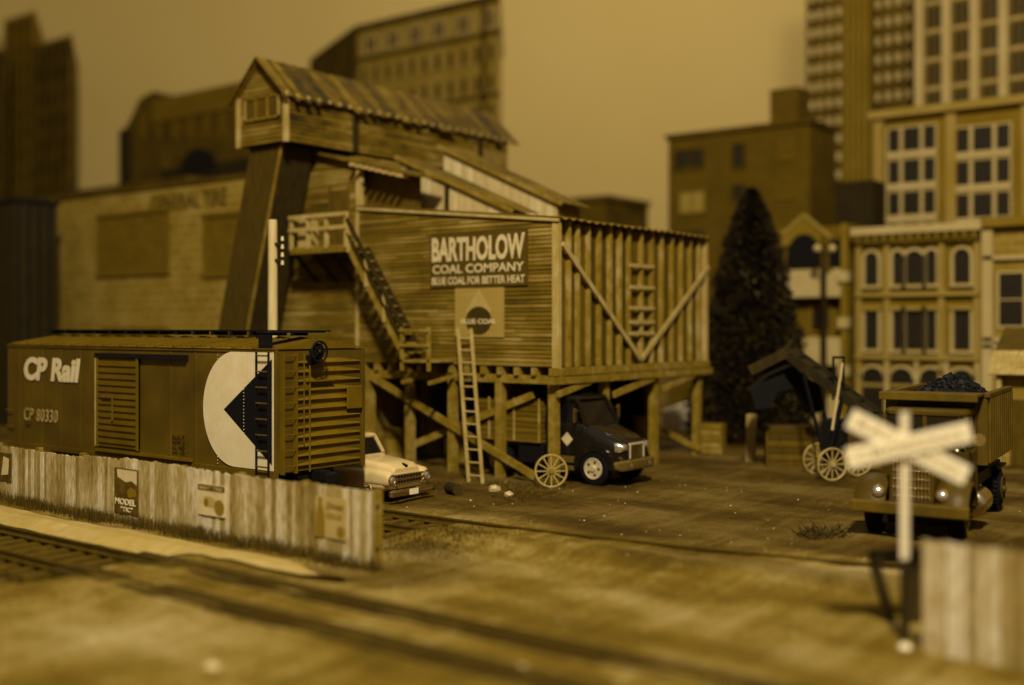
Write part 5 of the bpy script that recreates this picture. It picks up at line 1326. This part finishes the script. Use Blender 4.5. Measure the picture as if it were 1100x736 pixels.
# right-hand shop block
rb = building('shop_block', 'pale brick shop block at the right edge beside the ornate building', 52.1, xb+0.05, -2, 9.75, 5, M['brick_a'])
MB().box(xb+0.05,-2,51.6,52.1,9.35,9.75).build('cornice', M['bld_tan'], rb)
MB().box(xb+0.05,xb+0.5,51.85,52.12,0,9.3).build('quoin', M['bld_white'], rb)
for z_ in (7.9, 4.3, 4.0): MB().box(xb+0.1,-2,51.85,52.12,z_,z_+0.18).build('string_course', M['bld_white'], rb)
for z_ in (5.0, 1.6):
    for i in range(7): window(rb, xb+1.25+i*1.35, 52.1, z_, 1.0, 2.3, frame=M['bld_white'], pane=M['far_glass'], bars=(1,2))
# balcony building with arched gable
N = 53.0; bl = thing('balcony_building', 'pale balcony building with arched gable half hidden by the conifer', 'building', (onN(919,0,N)[0],N,0))
xa, xb = onN(800,0,N)[0], onN(919,0,N)[0]
MB().box(xa,xb,N,N+4,-0.1,9.9).build('wall', M['bld_mid'], bl)
xm, zg = onN(866,232,N); 
MB().prism([(xm-1.3,N-0.25,9.0),(xm+1.3,N-0.25,9.0),(xm+1.2,N-0.25,9.4),(xm,N-0.25,10.45),(xm-1.2,N-0.25,9.4)],(0,0.6,0)).build('gable', M['bld_tan'], bl)
for (s_) in (-1,1): MB().beam((xm,N-0.3,10.5),(xm+s_*1.4,N-0.3,9.3),0.12,0.16).build('gable_trim', M['bld_pale'], bl)
MB().prism([(xm+0.85*math.cos(R(180*i/14)),N-0.36,8.5+1.05*math.sin(R(180*i/14))) for i in range(15)]+[(xm-0.85,N-0.36,7.9),(xm+0.85,N-0.36,7.9)],(0,0.1,0)).build('window', M['black'], bl)
for (u0,u1) in ((xa+0.3,xm-1.15),(xm+1.2,xb-0.35)): MB().box(u0,u1,N-0.08,N+0.02,7.9,9.2).build('window', M['black'], bl)
for z_ in (6.4, 3.1, 0.2): MB().box(xa,xb-0.1,N-0.9,N+0.02,z_,z_+1.35).build('balcony', M['bld_white'], bl)
for z_ in (4.75, 1.75):
    x = xa+0.6
    while x < xb-0.6: window(bl, x, N, z_, 0.9, 1.2, frame=M['bld_tan'], pane=M['far_glass']); x += 1.75
for x in (xa+0.1, xm-1.3, xm+1.25): MB().box(x-0.1,x+0.1,N-1.0,N-0.85,0,9.3).build('column', M['bld_umber'], bl)
x = xb-0.15; MB().box(x-0.2,x+0.1,N-1.0,N+0.0,0,9.9).build('column', M['bld_tan'], bl)
for z_ in (7.1,4.9,2.6): MB().box(x-0.3,x+0.2,N-1.15,N-0.7,z_,z_+0.5).build('capital', M['bld_white'], bl)
db = building('dark_block', 'plain dark block between the brick block and the pale stone block', 56.0, onN(897,0,56)[0], onN(938,0,56)[0], 12.4, 1.8, M['bld_dark'])
# street lamp in front of the balconies
def street_lamp(label, px, Y, ztop, group):
    q = at(px, 400, Y); o = thing('street_lamp', label, 'street lamp', (q.x,q.y,0), 0, group)
    MB().cyl((q.x,q.y,-0.05),(q.x,q.y,ztop),0.11,0.07,n=10).build('pole', M['bld_dark'], o)
    for dx in (-0.35, 0.35):
        c_ = q + W(dx,0); MB().beam((q.x,q.y,ztop-0.3),(c_.x,c_.y,ztop-0.15),0.06,0.06).build('arm', M['bld_dark'], o)
        MB().ball((c_.x,c_.y,ztop+0.03),0.19,12,8).build('globe', M['bld_white'], o, smooth=True)
street_lamp('twin globe street lamp with dark pole before the balcony building', 886, 52.5, 8.6, None)
# shack behind the dump truck
sh = thing('shack', 'small shingled shack with steep dark roof behind the dump truck at the right edge', 'shack', (-8,42.1,0))
xl = -10.55
MB().box(xl+0.1,-5.5,42.3,45.6,-0.1,3.6).build('wall', M['brick_a'], sh)
w = MB(); w.prism([(xl-0.15,41.8,3.35),(xl-0.15,42.6,4.15),(xl-0.15,43.9,4.95),(xl-0.15,45.3,4.15),(xl-0.15,46.0,3.35)],(5.4,0,0)); w.build('roof', M['bld_umber'], sh)
sr = MB(); 
for r in range(4):
    x = xl-0.2
    while x < -5.3: 
        wd = random.uniform(.14,.22); y_ = 41.72+r*0.2; z_ = 3.28+r*0.2; sr.beam((x+wd/2,y_,z_),(x+wd/2,y_+0.22,z_+0.22),wd-0.01,0.04); x += wd
sr.build('shingles', M['trim'], sh)
for x in (xl+0.12, xl+1.35): MB().box(x-0.08,x+0.08,41.95,42.15,-0.1,3.3).build('post', M['trim'], sh)
MB().box(xl+0.45,xl+1.1,42.24,42.31,0,2.4).build('door', M['dark_wall'], sh)

# tidy private bookkeeping
for o in bpy.data.objects:
    if '_base' in o: del o['_base']
bpy.context.view_layer.update()
